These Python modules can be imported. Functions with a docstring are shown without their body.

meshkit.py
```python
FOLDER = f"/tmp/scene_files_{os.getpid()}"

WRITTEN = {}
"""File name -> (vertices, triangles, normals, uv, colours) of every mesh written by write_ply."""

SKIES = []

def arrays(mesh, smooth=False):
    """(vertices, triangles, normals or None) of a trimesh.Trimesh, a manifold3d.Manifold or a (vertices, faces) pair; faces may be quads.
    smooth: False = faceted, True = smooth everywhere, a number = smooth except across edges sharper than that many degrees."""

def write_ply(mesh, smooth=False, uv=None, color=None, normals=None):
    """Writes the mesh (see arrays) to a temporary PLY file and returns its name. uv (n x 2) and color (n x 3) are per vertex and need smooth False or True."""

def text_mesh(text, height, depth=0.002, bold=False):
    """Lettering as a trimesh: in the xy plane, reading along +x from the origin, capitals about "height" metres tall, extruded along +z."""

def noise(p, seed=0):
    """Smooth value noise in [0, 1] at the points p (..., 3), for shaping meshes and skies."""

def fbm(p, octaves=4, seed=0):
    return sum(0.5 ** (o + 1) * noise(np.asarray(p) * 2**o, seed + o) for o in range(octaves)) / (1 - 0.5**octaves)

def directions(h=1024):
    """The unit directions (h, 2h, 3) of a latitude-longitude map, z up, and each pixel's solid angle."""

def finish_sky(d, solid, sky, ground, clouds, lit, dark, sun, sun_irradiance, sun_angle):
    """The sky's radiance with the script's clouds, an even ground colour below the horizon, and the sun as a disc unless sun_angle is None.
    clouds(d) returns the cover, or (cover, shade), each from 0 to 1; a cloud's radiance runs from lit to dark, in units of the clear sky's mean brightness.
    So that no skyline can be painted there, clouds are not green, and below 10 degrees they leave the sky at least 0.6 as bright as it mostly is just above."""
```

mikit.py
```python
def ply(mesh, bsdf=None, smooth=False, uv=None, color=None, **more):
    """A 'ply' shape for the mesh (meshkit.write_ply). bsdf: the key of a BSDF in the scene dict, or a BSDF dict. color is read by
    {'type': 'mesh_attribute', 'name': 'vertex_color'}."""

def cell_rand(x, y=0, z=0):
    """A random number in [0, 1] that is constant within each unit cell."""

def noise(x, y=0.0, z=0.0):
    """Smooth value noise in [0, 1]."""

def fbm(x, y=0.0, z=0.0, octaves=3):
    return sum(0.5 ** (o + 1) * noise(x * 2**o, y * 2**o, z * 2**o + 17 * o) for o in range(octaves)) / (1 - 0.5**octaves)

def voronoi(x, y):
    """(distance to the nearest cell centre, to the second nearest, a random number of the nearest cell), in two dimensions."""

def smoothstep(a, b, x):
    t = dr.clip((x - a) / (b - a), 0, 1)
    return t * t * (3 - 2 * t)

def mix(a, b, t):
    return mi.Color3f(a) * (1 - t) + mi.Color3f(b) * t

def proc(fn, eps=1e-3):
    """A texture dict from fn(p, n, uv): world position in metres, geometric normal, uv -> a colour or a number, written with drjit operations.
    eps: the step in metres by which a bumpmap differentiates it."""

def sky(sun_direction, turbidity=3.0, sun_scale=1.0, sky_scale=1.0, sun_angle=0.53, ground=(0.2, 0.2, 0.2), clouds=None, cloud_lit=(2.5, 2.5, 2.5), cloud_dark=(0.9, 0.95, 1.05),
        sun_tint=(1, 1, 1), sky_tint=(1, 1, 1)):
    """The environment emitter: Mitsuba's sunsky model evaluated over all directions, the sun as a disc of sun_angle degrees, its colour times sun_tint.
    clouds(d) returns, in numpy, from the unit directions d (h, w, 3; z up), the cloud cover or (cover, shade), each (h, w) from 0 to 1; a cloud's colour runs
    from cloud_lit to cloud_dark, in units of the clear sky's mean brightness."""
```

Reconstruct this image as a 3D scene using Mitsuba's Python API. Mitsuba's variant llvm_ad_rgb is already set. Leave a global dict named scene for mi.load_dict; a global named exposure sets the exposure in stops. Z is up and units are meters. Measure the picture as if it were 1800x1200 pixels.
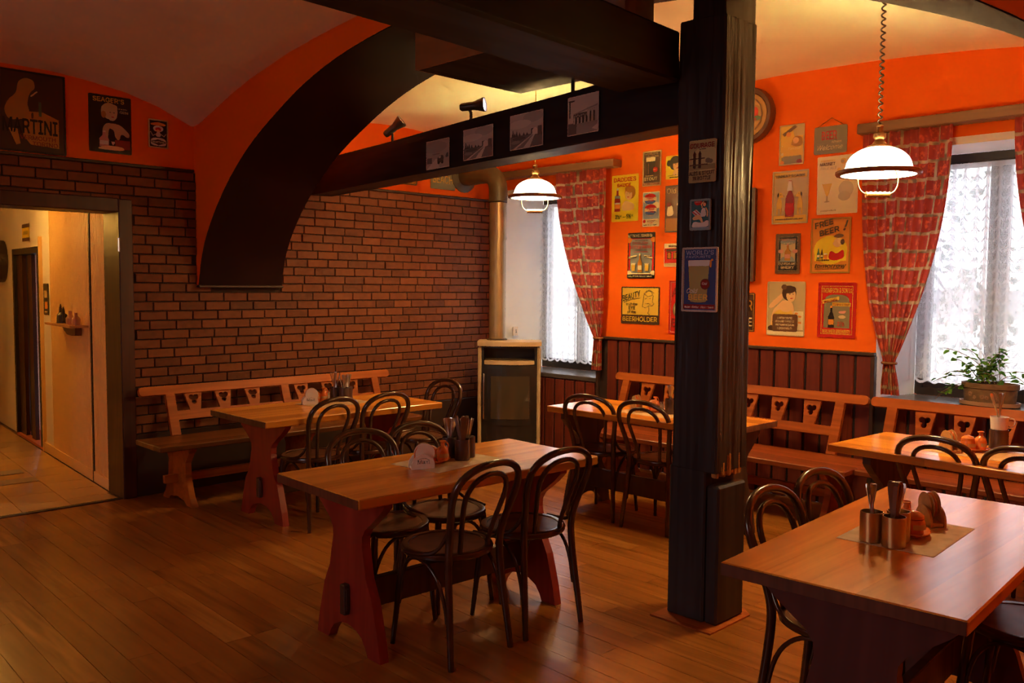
import math, random
import numpy as np, trimesh, mitsuba as mi, drjit as dr, mikit, meshkit
from shapely.geometry import Polygon, Point, box as sbox, LineString
from shapely import affinity
from shapely.ops import unary_union
from mikit import noise, fbm, mix, smoothstep, proc, cell_rand
T = mi.ScalarTransform4f
scene, labels, place = {}, {}, {}

# ---------------------------------------------------------------- camera, sky, exposure
exposure = 0.15
CAM = [-6.2, -6.6, 1.6]
scene['camera'] = {'type': 'perspective', 'fov': 60.4403, 'fov_axis': 'x', 'near_clip': 0.02, 'far_clip': 300.0,
                   'to_world': T().look_at(origin=CAM, target=[CAM[0] + .6999, CAM[1] + .7114, CAM[2] - .0637], up=[.0390, .0515, .9979])}


def overcast(d):
    return np.ones(d.shape[:2]), 0.35 * meshkit.fbm(d * 2.5, 3, 4)


SKY_SCALE = 13.5
scene['sky'] = mikit.sky([0.5, -0.3, 0.8], turbidity=4.0, sun_scale=0.0, sky_scale=SKY_SCALE, clouds=overcast,
                         cloud_lit=(2.6, 2.7, 2.9), cloud_dark=(1.7, 1.8, 2.0), ground=(.25, .25, .25))

# ---------------------------------------------------------------- materials


def M(name, d):
    scene[name] = {'id': name, **d} if False else d
    return name


def princ(c, rough=.5, spec=.5, **k):
    base = c if isinstance(c, dict) else {'type': 'rgb', 'value': list(c)}
    r = rough if isinstance(rough, dict) else float(rough)
    return {'type': 'twosided', 'bsdf': {'type': 'principled', 'base_color': base, 'roughness': r, 'specular': float(spec), **k}}


def wood(c1, c2, axis, fine=38.0, rough=.35, spec=.5, knots=False, **k):
    def fn(p, n, uv):
        q = [p.x, p.y, p.z]
        a = q[axis]
        b, c = [q[i] for i in range(3) if i != axis]
        w = noise(a * 1.3, b * 4, c * 4) * .12
        g = fbm(a * 1.6, (b + w) * fine, (c + w) * fine, octaves=3)
        plank = cell_rand(dr.floor((b + .31) / .135), 3, 1)
        g2 = fbm(a * .9 + plank * 9, b * 7, c * 7, octaves=2)
        t = dr.clip(.55 * g + .35 * g2 + .35 * (plank - .5) + .05, 0, 1)
        return mix(c1, c2, smoothstep(.2, .8, t))
    return princ(proc(fn), rough, spec, **k)


def plain_noise(c1, c2, scale, rough=.6, spec=.4, oct=3, **k):
    def fn(p, n, uv):
        return mix(c1, c2, smoothstep(.25, .75, fbm(p.x * scale, p.y * scale, p.z * scale, octaves=oct)))
    return princ(proc(fn), rough, spec, **k)


def tone_mat(stops, scale, rough, spec, stretch=(1, 1, 1), amp=.35):
    """colour from uv.x (a random tone per piece), uv.y (its own offset) and fine noise in place"""
    def fn(p, n, uv):
        o = uv.y * 37
        g = fbm(p.x * scale * stretch[0] + o, p.y * scale * stretch[1] + o, p.z * scale * stretch[2], octaves=3)
        t = dr.clip(uv.x * (1 - amp) + g * amp, 0, 1) * (len(stops) - 1)
        c = mi.Color3f(stops[0])
        for i in range(1, len(stops)):
            c = mix(c, stops[i], dr.clip(t - (i - 1), 0, 1))
        return c
    return princ(proc(fn), rough, spec)


M('m_floor', tone_mat([(.11, .032, .007), (.30, .098, .017), (.21, .066, .012), (.46, .18, .036)], 3.0, .25, .4, (10, .8, 1), .42))
M('m_floor_base', princ((.06, .025, .01), .5))
M('m_brick', tone_mat([(.070, .021, .008), (.14, .039, .012), (.20, .058, .016)], 26.0, .62, .3, amp=.4))
M('m_mortar', princ((.035, .022, .016), .9, .2))
M('m_orange', plain_noise((.85, .118, .004), (.92, .145, .006), 1.3, .7, .2))
M('m_ceiling', plain_noise((.76, .58, .36), (.82, .65, .42), 2.0, .75, .3))
M('m_white', plain_noise((.78, .77, .75), (.84, .83, .81), 2.0, .7, .3))
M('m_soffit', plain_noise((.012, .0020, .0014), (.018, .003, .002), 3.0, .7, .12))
M('m_black', wood((.014, .0135, .014), (.036, .034, .034), 2, 40, .42, .13))
M('m_black_y', wood((.008, .008, .010), (.020, .020, .023), 1, 26, .45, .2))
M('m_black_x', wood((.007, .006, .006), (.016, .014, .013), 0, 26, .55, .12))
M('m_rawwood', wood((.12, .055, .015), (.50, .27, .07), 2, 60, .6, .3))
M('m_boxwood', wood((.13, .055, .018), (.20, .085, .03), 1, 30, .5, .4))
M('m_table_x', wood((.48, .145, .013), (.72, .27, .028), 0, 34, .17, .8, clearcoat=1.0, clearcoat_gloss=.9))
M('m_table_y', wood((.48, .145, .013), (.72, .27, .028), 1, 34, .17, .8, clearcoat=1.0, clearcoat_gloss=.9))
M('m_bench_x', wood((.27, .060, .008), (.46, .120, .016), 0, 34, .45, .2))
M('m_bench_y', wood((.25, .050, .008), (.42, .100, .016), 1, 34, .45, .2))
M('m_seat_x', wood((.085, .026, .007), (.16, .052, .013), 0, 34, .3, .4))  # darker seat wood, with the shade on the bench also put into the colour
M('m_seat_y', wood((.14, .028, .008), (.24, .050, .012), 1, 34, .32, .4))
M('m_redleg', wood((.16, .013, .008), (.25, .023, .012), 2, 30, .42, .5))
M('m_endgrain', wood((.060, .020, .010), (.11, .036, .016), 2, 60, .4, .35))
M('m_darkredleg', wood((.045, .009, .006), (.075, .014, .008), 2, 30, .42, .4))
M('m_darkleg', wood((.030, .014, .009), (.06, .026, .014), 2, 30, .45, .5))
M('m_wainscot', wood((.085, .013, .008), (.15, .023, .011), 2, 40, .42, .45))
M('m_wainscot_gap', princ((.012, .006, .005), .6))
M('m_trim', princ((.030, .015, .010), .45))
M('m_casing', wood((.026, .007, .005), (.05, .012, .007), 2, 30, .4, .5))
M('m_valance', wood((.10, .045, .022), (.16, .075, .038), 1, 26, .5, .4))
M('m_chair', plain_noise((.020, .008, .005), (.042, .017, .008), 14.0, .2, .6))
M('m_chairseat', plain_noise((.060, .024, .011), (.11, .045, .019), 10.0, .3, .5))
M('m_stoveblack', princ((.010, .010, .011), .35))
M('m_stovebeige', plain_noise((.50, .36, .20), (.60, .45, .27), 9.0, .4, .4))
M('m_stoveglass', princ((.045, .035, .025), .06, .8))
M('m_pipe', plain_noise((.27, .20, .12), (.36, .27, .16), 5.0, .38, .5, metallic=.6))
M('m_pipedark', plain_noise((.032, .020, .010), (.065, .040, .020), 5.0, .45, .5))
M('m_frame', princ((.018, .014, .014), .35))
M('m_sill', princ((.055, .05, .05), .25, .5))
M('m_glass', {'type': 'thindielectric', 'int_ior': 1.5})
M('m_lace', {'type': 'principledthin', 'base_color': {'type': 'rgb', 'value': [.82, .85, .9]}, 'roughness': .9, 'diff_trans': 1.0, 'spec_trans': 0.0})
M('m_brass', princ((.55, .36, .13), .3, .5, metallic=1.0))
M('m_darkbrass', princ((.20, .11, .05), .35, .5, metallic=.8))
M('m_rim', princ((.16, .06, .025), .35, .5))
M('m_opal', princ((.9, .85, .75), .3))
M('m_steel', princ((.62, .58, .52), .25, .5, metallic=1.0))
M('m_handle', princ((.10, .04, .02), .4))
M('m_cupdark', princ((.05, .03, .028), .28, .6, metallic=.3))
M('m_cupbrass', princ((.42, .25, .10), .3, .5, metallic=.9))
M('m_clay', plain_noise((.62, .15, .03), (.72, .21, .05), 40.0, .25, .6))
M('m_cream', princ((.70, .56, .42), .45))
M('m_holderwood', plain_noise((.42, .2, .07), (.55, .29, .11), 30.0, .5))
M('m_matpaper', plain_noise((.46, .30, .15), (.56, .38, .20), 25.0, .7))
M('m_paperwhite', princ((.85, .82, .78), .7))
M('m_china', princ((.84, .82, .78), .2))
M('m_print', {'type': 'twosided', 'bsdf': {'type': 'principled', 'base_color': {'type': 'mesh_attribute', 'name': 'vertex_color'}, 'roughness': .28, 'specular': .5}})
M('m_photo', {'type': 'twosided', 'bsdf': {'type': 'principled', 'base_color': {'type': 'mesh_attribute', 'name': 'vertex_color'}, 'roughness': .2, 'specular': .5}})
M('m_tile', tone_mat([(.42, .25, .09), (.55, .34, .13), (.62, .40, .17)], 3.0, .3, .5, amp=.4))
M('m_grout', princ((.20, .12, .05), .8))
M('m_bead', princ((.84, .56, .24), .5))
M('m_hallwhite', princ((.82, .76, .68), .7))
M('m_hallfar', princ((.75, .50, .30), .7))
M('m_soil', princ((.03, .02, .012), .9))
M('m_potclay', plain_noise((.10, .06, .035), (.15, .09, .05), 30, .5))
M('m_saucer', princ((.30, .17, .11), .5))
M('m_leaf', {'type': 'principledthin', 'base_color': {'type': 'rgb', 'value': [.12, .30, .045]}, 'roughness': .5, 'diff_trans': .8})
M('m_leafdark', {'type': 'principledthin', 'base_color': {'type': 'rgb', 'value': [.06, .16, .04]}, 'roughness': .5, 'diff_trans': .7})
M('m_treeleaf', {'type': 'principledthin', 'base_color': {'type': 'rgb', 'value': [.14, .17, .145]}, 'roughness': .7, 'diff_trans': .8})
M('m_stem', princ((.13, .10, .05), .7))
M('m_bark', princ((.08, .075, .07), .9))
M('m_ground', plain_noise((.45, .45, .42), (.55, .54, .5), .5, .9))
M('m_housewall', princ((.62, .60, .56), .9))
M('m_roof', princ((.25, .16, .13), .9))
M('m_cord', princ((.02, .012, .008), .5))
M('m_spotlamp', princ((.02, .016, .012), .35, .5))
M('m_clockface', plain_noise((.42, .23, .08), (.55, .33, .12), 8, .5))
M('m_clockrim', princ((.07, .025, .015), .35))
M('m_clockgold', princ((.55, .36, .12), .35, .5, metallic=.6))
M('m_hallpot', princ((.85, .80, .72), .4))
M('m_carpet', princ((.33, .27, .24), .95, .1))
M('m_pinkbottle', princ((.55, .28, .16), .25))
M('m_greywall', princ((.30, .30, .32), .8))
M('m_redmat', princ((.55, .16, .07), .8))


def curtain_fn(p, n, uv):
    rh, bl = .118, .235
    v = uv.y / rh + .14 * noise(uv.x * 7, uv.y * 7)
    row = dr.floor(v)
    u = uv.x / bl + .5 * (row - 2 * dr.floor(row / 2)) + .1 * cell_rand(row, 5)
    fu, fv = u - dr.floor(u), v - row
    jag = .05 * (fbm(uv.x * 60, uv.y * 60) - .5)
    e = dr.minimum(dr.minimum(fu, 1 - fu) * bl / rh, dr.minimum(fv, 1 - fv)) + jag
    tone = cell_rand(dr.floor(u), row, 2)
    c = mix((.48, .080, .058), (.36, .062, .055), tone)
    c = mix(c, (.70, .16, .08), smoothstep(.55, .8, fbm(uv.x * 35, uv.y * 35)))
    m = mix((.58, .46, .28), (.24, .18, .11), smoothstep(.45, .75, noise(uv.x * 16, uv.y * 25, 4)))
    return mix(m, c, smoothstep(.07, .12, e))


M('m_curtain', {'type': 'principledthin', 'base_color': proc(curtain_fn), 'roughness': .7, 'diff_trans': .75})

# ---------------------------------------------------------------- helpers


def numbered(k):
    if k not in scene and k not in labels and k not in place:
        return k
    i = 1
    while f'{k}_{i:03d}' in scene or f'{k}_{i:03d}' in labels or f'{k}_{i:03d}' in place:
        i += 1
    return f'{k}_{i:03d}'


def thing(name, label, cat, group=None, xf=None, kind=None):
    k = numbered(name)
    place[k] = xf
    if label is not None:
        labels[k] = {'label': label, 'category': cat}
        if group:
            labels[k]['group'] = group
        if kind:
            labels[k]['kind'] = kind
    return k


def root_of(k):
    return k.split('__')[0]


def part(parent, name, mesh, mat, smooth=False, label=None, kind=None, **more):
    d = mesh if isinstance(mesh, dict) else mikit.ply(mesh, mat, smooth, **more)
    k = numbered(f'{parent}__{name}')
    xf = place.get(root_of(parent))
    scene[k] = {**d, 'to_world': xf} if xf is not None else d
    if label or kind:
        labels[k] = {}
        if label:
            labels[k]['label'] = label
        if kind:
            labels[k]['kind'] = kind
    return k


def single(name, label, cat, mesh, mat, smooth=False, group=None, xf=None, kind=None, **more):
    k = numbered(name)
    d = mesh if isinstance(mesh, dict) else mikit.ply(mesh, mat, smooth, **more)
    scene[k] = {**d, 'to_world': xf} if xf is not None else d
    place[k] = xf
    labels[k] = {'label': label, 'category': cat}
    if group:
        labels[k]['group'] = group
    if kind:
        labels[k]['kind'] = kind
    return k


def struct(name, label, mesh, mat, smooth=False, **more):
    k = numbered(name)
    scene[k] = mikit.ply(mesh, mat, smooth, **more)
    place[k] = None
    labels[k] = {'kind': 'structure', 'label': label}
    return k


cat = trimesh.util.concatenate


def bx(x0, x1, y0, y1, z0, z1, c=0.0):
    x0, x1, y0, y1, z0, z1 = min(x0, x1), max(x0, x1), min(y0, y1), max(y0, y1), min(z0, z1), max(z0, z1)
    if c <= 0:
        m = trimesh.creation.box(extents=(x1 - x0, y1 - y0, z1 - z0))
        m.apply_translation(((x0 + x1) / 2, (y0 + y1) / 2, (z0 + z1) / 2))
        return m
    c = min(c, (x1 - x0) / 2.2, (y1 - y0) / 2.2, (z1 - z0) / 2.2)
    pts = []
    for x, sx in ((x0, c), (x1, -c)):
        for y, sy in ((y0, c), (y1, -c)):
            for z, sz in ((z0, c), (z1, -c)):
                pts += [(x, y + sy, z + sz), (x + sx, y, z + sz), (x + sx, y + sy, z)]
    return trimesh.convex.convex_hull(np.array(pts))


def ext(poly, t):
    if poly.geom_type != 'Polygon':
        return cat([ext(g, t) for g in poly.geoms])
    return trimesh.creation.extrude_polygon(poly, t, engine='earcut')


def xf_axes(m, X, Y, Z, o=(0, 0, 0)):
    A = np.eye(4)
    A[:3, 0], A[:3, 1], A[:3, 2], A[:3, 3] = X, Y, Z, o
    m = m.copy()
    m.apply_transform(A)
    return m


def ext_xz(poly, y0, y1):       # polygon in (x, z), solid from y0 to y1
    return xf_axes(ext(poly, y1 - y0), (1, 0, 0), (0, 0, 1), (0, -1, 0), (0, y1, 0))


def ext_yz(poly, x0, x1):       # polygon in (y, z), solid from x0 to x1
    return xf_axes(ext(poly, x1 - x0), (0, 1, 0), (0, 0, 1), (1, 0, 0), (x0, 0, 0))


def spline(P, n):
    from scipy.interpolate import PchipInterpolator, CubicSpline
    P = np.asarray(P, float)
    d = np.r_[0, np.cumsum(np.linalg.norm(np.diff(P[:, :3], axis=0), axis=1) ** .5)]
    return CubicSpline(d, P)(np.linspace(0, d[-1], n))


def tube(P, r, sides=10, n=None, closed=False):
    """a round bar through the points; P may carry the radius as fourth column"""
    P = np.asarray(P, float)
    if P.shape[1] == 3:
        P = np.c_[P, np.broadcast_to(r, (len(P),))]
    if n:
        P = spline(P, n)
    p, rad = P[:, :3], P[:, 3]
    t = np.gradient(p, axis=0)
    if closed:
        t = np.roll(p, -1, 0) - np.roll(p, 1, 0)
    t /= np.linalg.norm(t, axis=1, keepdims=True) + 1e-12
    a = np.cross(t[0], [0, 0, 1.] if abs(t[0][2]) < .9 else [1., 0, 0])
    fr = []
    for k in range(len(p)):
        a = a - t[k] * (a @ t[k])
        a /= np.linalg.norm(a) + 1e-12
        fr.append(a)
    A = np.array(fr)
    B = np.cross(t, A)
    ang = np.arange(sides) * 2 * np.pi / sides
    v = (p[:, None] + rad[:, None, None] * (np.cos(ang)[None, :, None] * A[:, None] + np.sin(ang)[None, :, None] * B[:, None])).reshape(-1, 3)
    f = []
    m = len(p)
    for i in range(m if closed else m - 1):
        i2 = (i + 1) % m
        for j in range(sides):
            j2 = (j + 1) % sides
            f += [[i * sides + j, i * sides + j2, i2 * sides + j2], [i * sides + j, i2 * sides + j2, i2 * sides + j]]
    v = list(v)
    if not closed:
        for i, fl in ((0, 1), (m - 1, 0)):
            c = len(v)
            v.append(p[i])
            for j in range(sides):
                j2 = (j + 1) % sides
                f.append([i * sides + j2, i * sides + j, c] if fl else [i * sides + j, i * sides + j2, c])
    return trimesh.Trimesh(np.array(v), np.array(f), process=False)


def lathe(prof, n=24, o=(0, 0, 0)):
    m = trimesh.creation.revolve(np.array(prof, float), sections=n)
    m.apply_translation(o)
    return m


def cyl(r, z0, z1, o=(0, 0), n=20, c=.002):
    return lathe([(0, z0), (r - c, z0), (r, z0 + c), (r, z1 - c), (r - c, z1), (0, z1)], n, (o[0], o[1], 0))


def displaced(m, edge, amp, scale, seed=0):
    for _ in range(8):
        if m.edges_unique_length.max() < edge:
            break
        m = m.subdivide_to_size(edge, max_iter=12) if hasattr(m, 'subdivide_to_size') else m.subdivide()
    m.merge_vertices()
    n = m.vertex_normals
    v = m.vertices
    d = meshkit.fbm(v * np.asarray(scale), 3, seed) - .5
    m = trimesh.Trimesh(v + n * (d * 2 * amp)[:, None], m.faces, process=False)
    return m


def flatuv(m, a, b):
    return np.tile([[a, b]], (len(m.vertices), 1))


def rotz(m, deg, o=(0, 0, 0)):
    m = m.copy()
    m.apply_transform(trimesh.transformations.rotation_matrix(math.radians(deg), (0, 0, 1), o))
    return m


def XF(x, y, z=0.0, deg=0.0):
    return T().translate([x, y, z]).rotate([0, 0, 1], deg)

# ---------------------------------------------------------------- the room shell
XL, YF, YR, XA, XB = -7.95, -8.6, -6.4, -3.156, -2.444      # left wall, rear wall, end wall, the two faces of the arch
BR = 2.44                                                   # top of the brickwork
BCUT = 3.42


def fy(y):
    d = np.abs(((y + 3.2 + 3.2) % 6.4) - 3.2)
    return np.interp(d, [0, .67, 1.0, 1.38, 1.8, 2.31, 2.6, 2.835, 3.05, 3.2], [3.21, 3.195, 3.178, 3.148, 3.103, 3.018, 2.95, 2.882, 2.82, 2.785])


def fxl(x):
    d = np.abs(((x + 4.355 + 1.2) % 2.4) - 1.2)
    return np.interp(d, [0, .2, .45, .7, .93, 1.1, 1.2], [3.046, 3.044, 3.016, 2.975, 2.908, 2.832, 2.785])


def fxr(x):
    return np.interp(np.abs(x + 1.22), [0, .2, .45, .7, .93, 1.1, 1.25], [3.056, 3.052, 3.03, 2.985, 2.912, 2.84, 2.775])


def vault(x0, x1, y0, y1, f, step=.05):
    xs, ys = np.linspace(x0, x1, int((x1 - x0) / step) + 1), np.linspace(y0, y1, int((y1 - y0) / step) + 1)
    X, Y = np.meshgrid(xs, ys, indexing='ij')
    a, b = f(X), fy(Y)
    k = .02
    Z = np.maximum(a, b) + k * np.exp(-np.abs(a - b) / k) * .3
    P = np.stack([X, Y, Z], -1)
    relief = meshkit.fbm(P * [9, 14, 1], 3, 2) - .5
    dab = np.maximum(meshkit.fbm(P * [16, 30, 1], 2, 7) - .66, 0) * .10
    inner = np.minimum.reduce([X - x0, x1 - X, Y - y0, y1 - Y]).clip(0, .1) / .1
    P[..., 2] += (relief * .012 + dab) * inner - .004
    nx, ny = len(xs), len(ys)
    i, j = np.meshgrid(np.arange(nx - 1), np.arange(ny - 1), indexing='ij')
    q = np.stack([i * ny + j, i * ny + j + 1, (i + 1) * ny + j + 1, (i + 1) * ny + j], -1).reshape(-1, 4)
    return trimesh.Trimesh(P.reshape(-1, 3), np.vstack([q[:, [0, 1, 2]], q[:, [0, 2, 3]]]), process=False)


struct('ceiling', 'cream plastered groin vault over the left part of the room', vault(XL, XA + .02, YF, 0, fxl, .04), 'm_ceiling', True)
struct('ceiling_001', 'cream plastered vault over the window side, lit yellow by the lamps', vault(XB - .02, 0, YR, 0, fxr, .04), 'm_ceiling', True)
struct('ceiling_002', 'unseen flat slab added over the vaults to block sky light', bx(XL - .3, .6, YF - .3, .3, 3.45, 3.6), 'm_white')  # added only to keep sky light from leaking past the vault seams

# the brick wall with the doorway to the hall
bw = Polygon([(XL, 0), (XL, 3.46), (.5, 3.46), (.5, 0)]).difference(sbox(-4.85, -.1, -3.715, 2.16))
wb = struct('wall_back', 'wall faced with red-brown clinker strips below and orange plaster above', ext_xz(bw, .0, .25), 'm_orange')
part(wb, 'mortar_bed', ext_xz(sbox(-3.66, .47, -.0, BR).union(sbox(-5.6, 2.2, -3.6, BR)).union(sbox(-5.6, 0, -4.9, BR)), -.012, -.0005), 'm_mortar')
part(wb, 'skirting_panel', cat([bx(-3.65, -.01, -.03, -.0005, 0.002, .47, .004)]), 'm_trim', label='dark boarding under the bricks')
part(wb, 'top_ledge', cat([bx(-5.6, -3.17, -.036, -.0005, BR, BR + .022, .004), bx(-2.43, -.005, -.036, -.0005, BR, BR + .022, .004)]), 'm_trim', label='narrow dark ledge on top of the bricks')
rb = random.Random(5)
CH, BL, JT = .0705, .203, .0085
cells = []
nrow = int((BR - .47) / CH)
for r in range(nrow + 1):
    z1 = BR - r * CH - .002
    z0 = max(z1 - CH + JT, .475)
    if z1 - z0 < .02:
        continue
    off = [0, .5, .25, .75, .4, .9][r % 6] * BL
    for span in (((-3.645, -.012),) if z1 < 2.2 else ((-5.6, -.012),)):
        x = span[0] - off
        while x < span[1]:
            a, b = max(x, span[0]), min(x + BL - JT, span[1])
            if b - a > .03 and not (z0 > 1.50 and a > XA - .05 and b < XB + .02):
                cells.append((a, b, z0, z1))
            x += BL
cells.sort(key=lambda c: (c[0] - CAM[0]) ** 2 + CAM[1] ** 2 + (0 if c[0] > -4.65 else 999))
rest, ruv = [], []
for k, (a, b, z0, z1) in enumerate(cells):
    d = rb.uniform(.020, .026)
    m = bx(a, b, -d, -.011, z0, z1, .0035)
    tone, o = min(max(rb.gauss(.5, .27), 0), 1), rb.random()
    if k < 300:
        part(wb, 'brick', m, 'm_brick', uv=flatuv(m, tone, o))
    else:
        rest.append(m)
        ruv.append(flatuv(m, tone, o))
part(wb, 'brickwork', cat(rest), 'm_brick', uv=np.vstack(ruv), kind='stuff', label='smaller bricks further along the wall')

# the window wall, outside on the right (+x)
W1, W2 = (-1.45, -.19, .755, 2.55), (-5.22, -3.98, .82, 2.60)
W3 = (-7.9, -6.9, .8, 2.5)


def wall_yz(holes, y0=-8.9, y1=.25):
    w = sbox(y0, 0, y1, 3.46)
    for a, b, c, d in holes:
        w = w.difference(sbox(a, c, b, d))
    return w


ww = struct('wall_window', 'orange plastered wall with two deep windows', ext_yz(wall_yz([W1, W2]), 0, .52), 'm_orange')
wn = 0
for n_, (a, b, c, d) in enumerate((W1, W2), 1):
    w = thing(f'window_{n_}', None, None)
    labels[w] = {'kind': 'structure', 'label': ['narrow bright window by the stove', 'wide dark-framed window behind the flower pot'][n_ - 1]}
    s = .10
    wedge = lambda e, sg: ext(Polygon([(0.0, e), (.46, e - sg * s), (.46, e - sg * .001), (.001, e - sg * 0.0)]).convex_hull, d - c)

    def wedge_(e, sg):
        m = trimesh.creation.extrude_polygon(Polygon([(-.002, e + sg * .0), (.45, e - sg * s), (.45, e)]), d - c, engine='earcut')
        m.apply_translation((0, 0, c))
        return m
    part(w, 'reveal', wedge_(a, -1), 'm_white')
    part(w, 'reveal', wedge_(b, 1), 'm_white')
    part(w, 'reveal', bx(0.002, .45, a, b, d - .05, d, 0), 'm_white')
    part(w, 'sill', bx(-.035, .45, a + .002, b - .002, c - .035, c + .006, .006), 'm_sill')
    a2, b2, c2, d2 = a + s, b - s, c + .006, d - .05
    fr = sbox(a2, c2, b2, d2)
    t = .055
    part(w, 'frame', ext_yz(fr.difference(sbox(a2 + t, c2 + t, b2 - t, d2 - t)), .452, .515), 'm_frame')
    mid = (a2 + b2) / 2
    for lo, hi in ((a2 + t - .012, mid - .012), (mid + .012, b2 - t + .012)):
        sash = sbox(lo, c2 + t - .012, hi, d2 - t + .012)
        sk = part(w, 'sash', ext_yz(sash.difference(sash.buffer(-.05, join_style=2)), .462, .505), 'm_frame')
        y0, z0, y1, z1 = sash.buffer(-.048, join_style=2).bounds
        part(sk, 'pane', trimesh.Trimesh([(.485, y0, z0), (.485, y1, z0), (.485, y1, z1), (.485, y0, z1)], [[0, 2, 1], [0, 3, 2]], process=False), 'm_glass')
    part(w, 'mullion', bx(.455, .50, mid - .022, mid + .022, c2 + t, d2 - t, .004), 'm_frame')
    part(w, 'handle', cat([bx(.43, .462, mid - .035, mid - .015, 1.52, 1.62, .004), bx(.425, .44, mid - .033, mid - .017, 1.44, 1.60, .004)]), 'm_darkbrass')

# the other sides of the room, behind the camera
wl = wall_yz([(-4.8, -3.0, 1.35, 2.75)], YF - .3, .25)
struct('wall_left', 'orange plastered wall behind the camera on the left', ext_yz(wl, XL - .4, XL), 'm_orange')
w = thing('window_3', None, None)
labels[w] = {'kind': 'structure', 'label': 'window in the left wall'}
fr = sbox(-4.8, 1.35, -3.0, 2.75)
part(w, 'frame', ext_yz(fr.difference(fr.buffer(-.06, join_style=2)).union(sbox(-3.92, 1.35, -3.88, 2.75)), XL - .38, XL - .32), 'm_frame')
part(w, 'pane', trimesh.Trimesh([(XL - .35, -4.78, 1.37), (XL - .35, -3.02, 1.37), (XL - .35, -3.02, 2.73), (XL - .35, -4.78, 2.73)], [[0, 2, 1], [0, 3, 2]], process=False), 'm_glass')
struct('wall_front', 'orange plastered wall behind the camera', bx(XL - .4, XA, YF - .3, YF, 0, 3.46), 'm_orange')
struct('wall_right', 'orange plastered end wall beside the windows', bx(XA, 0, YF - .3, YR, 0, 3.46), 'm_orange')

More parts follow.
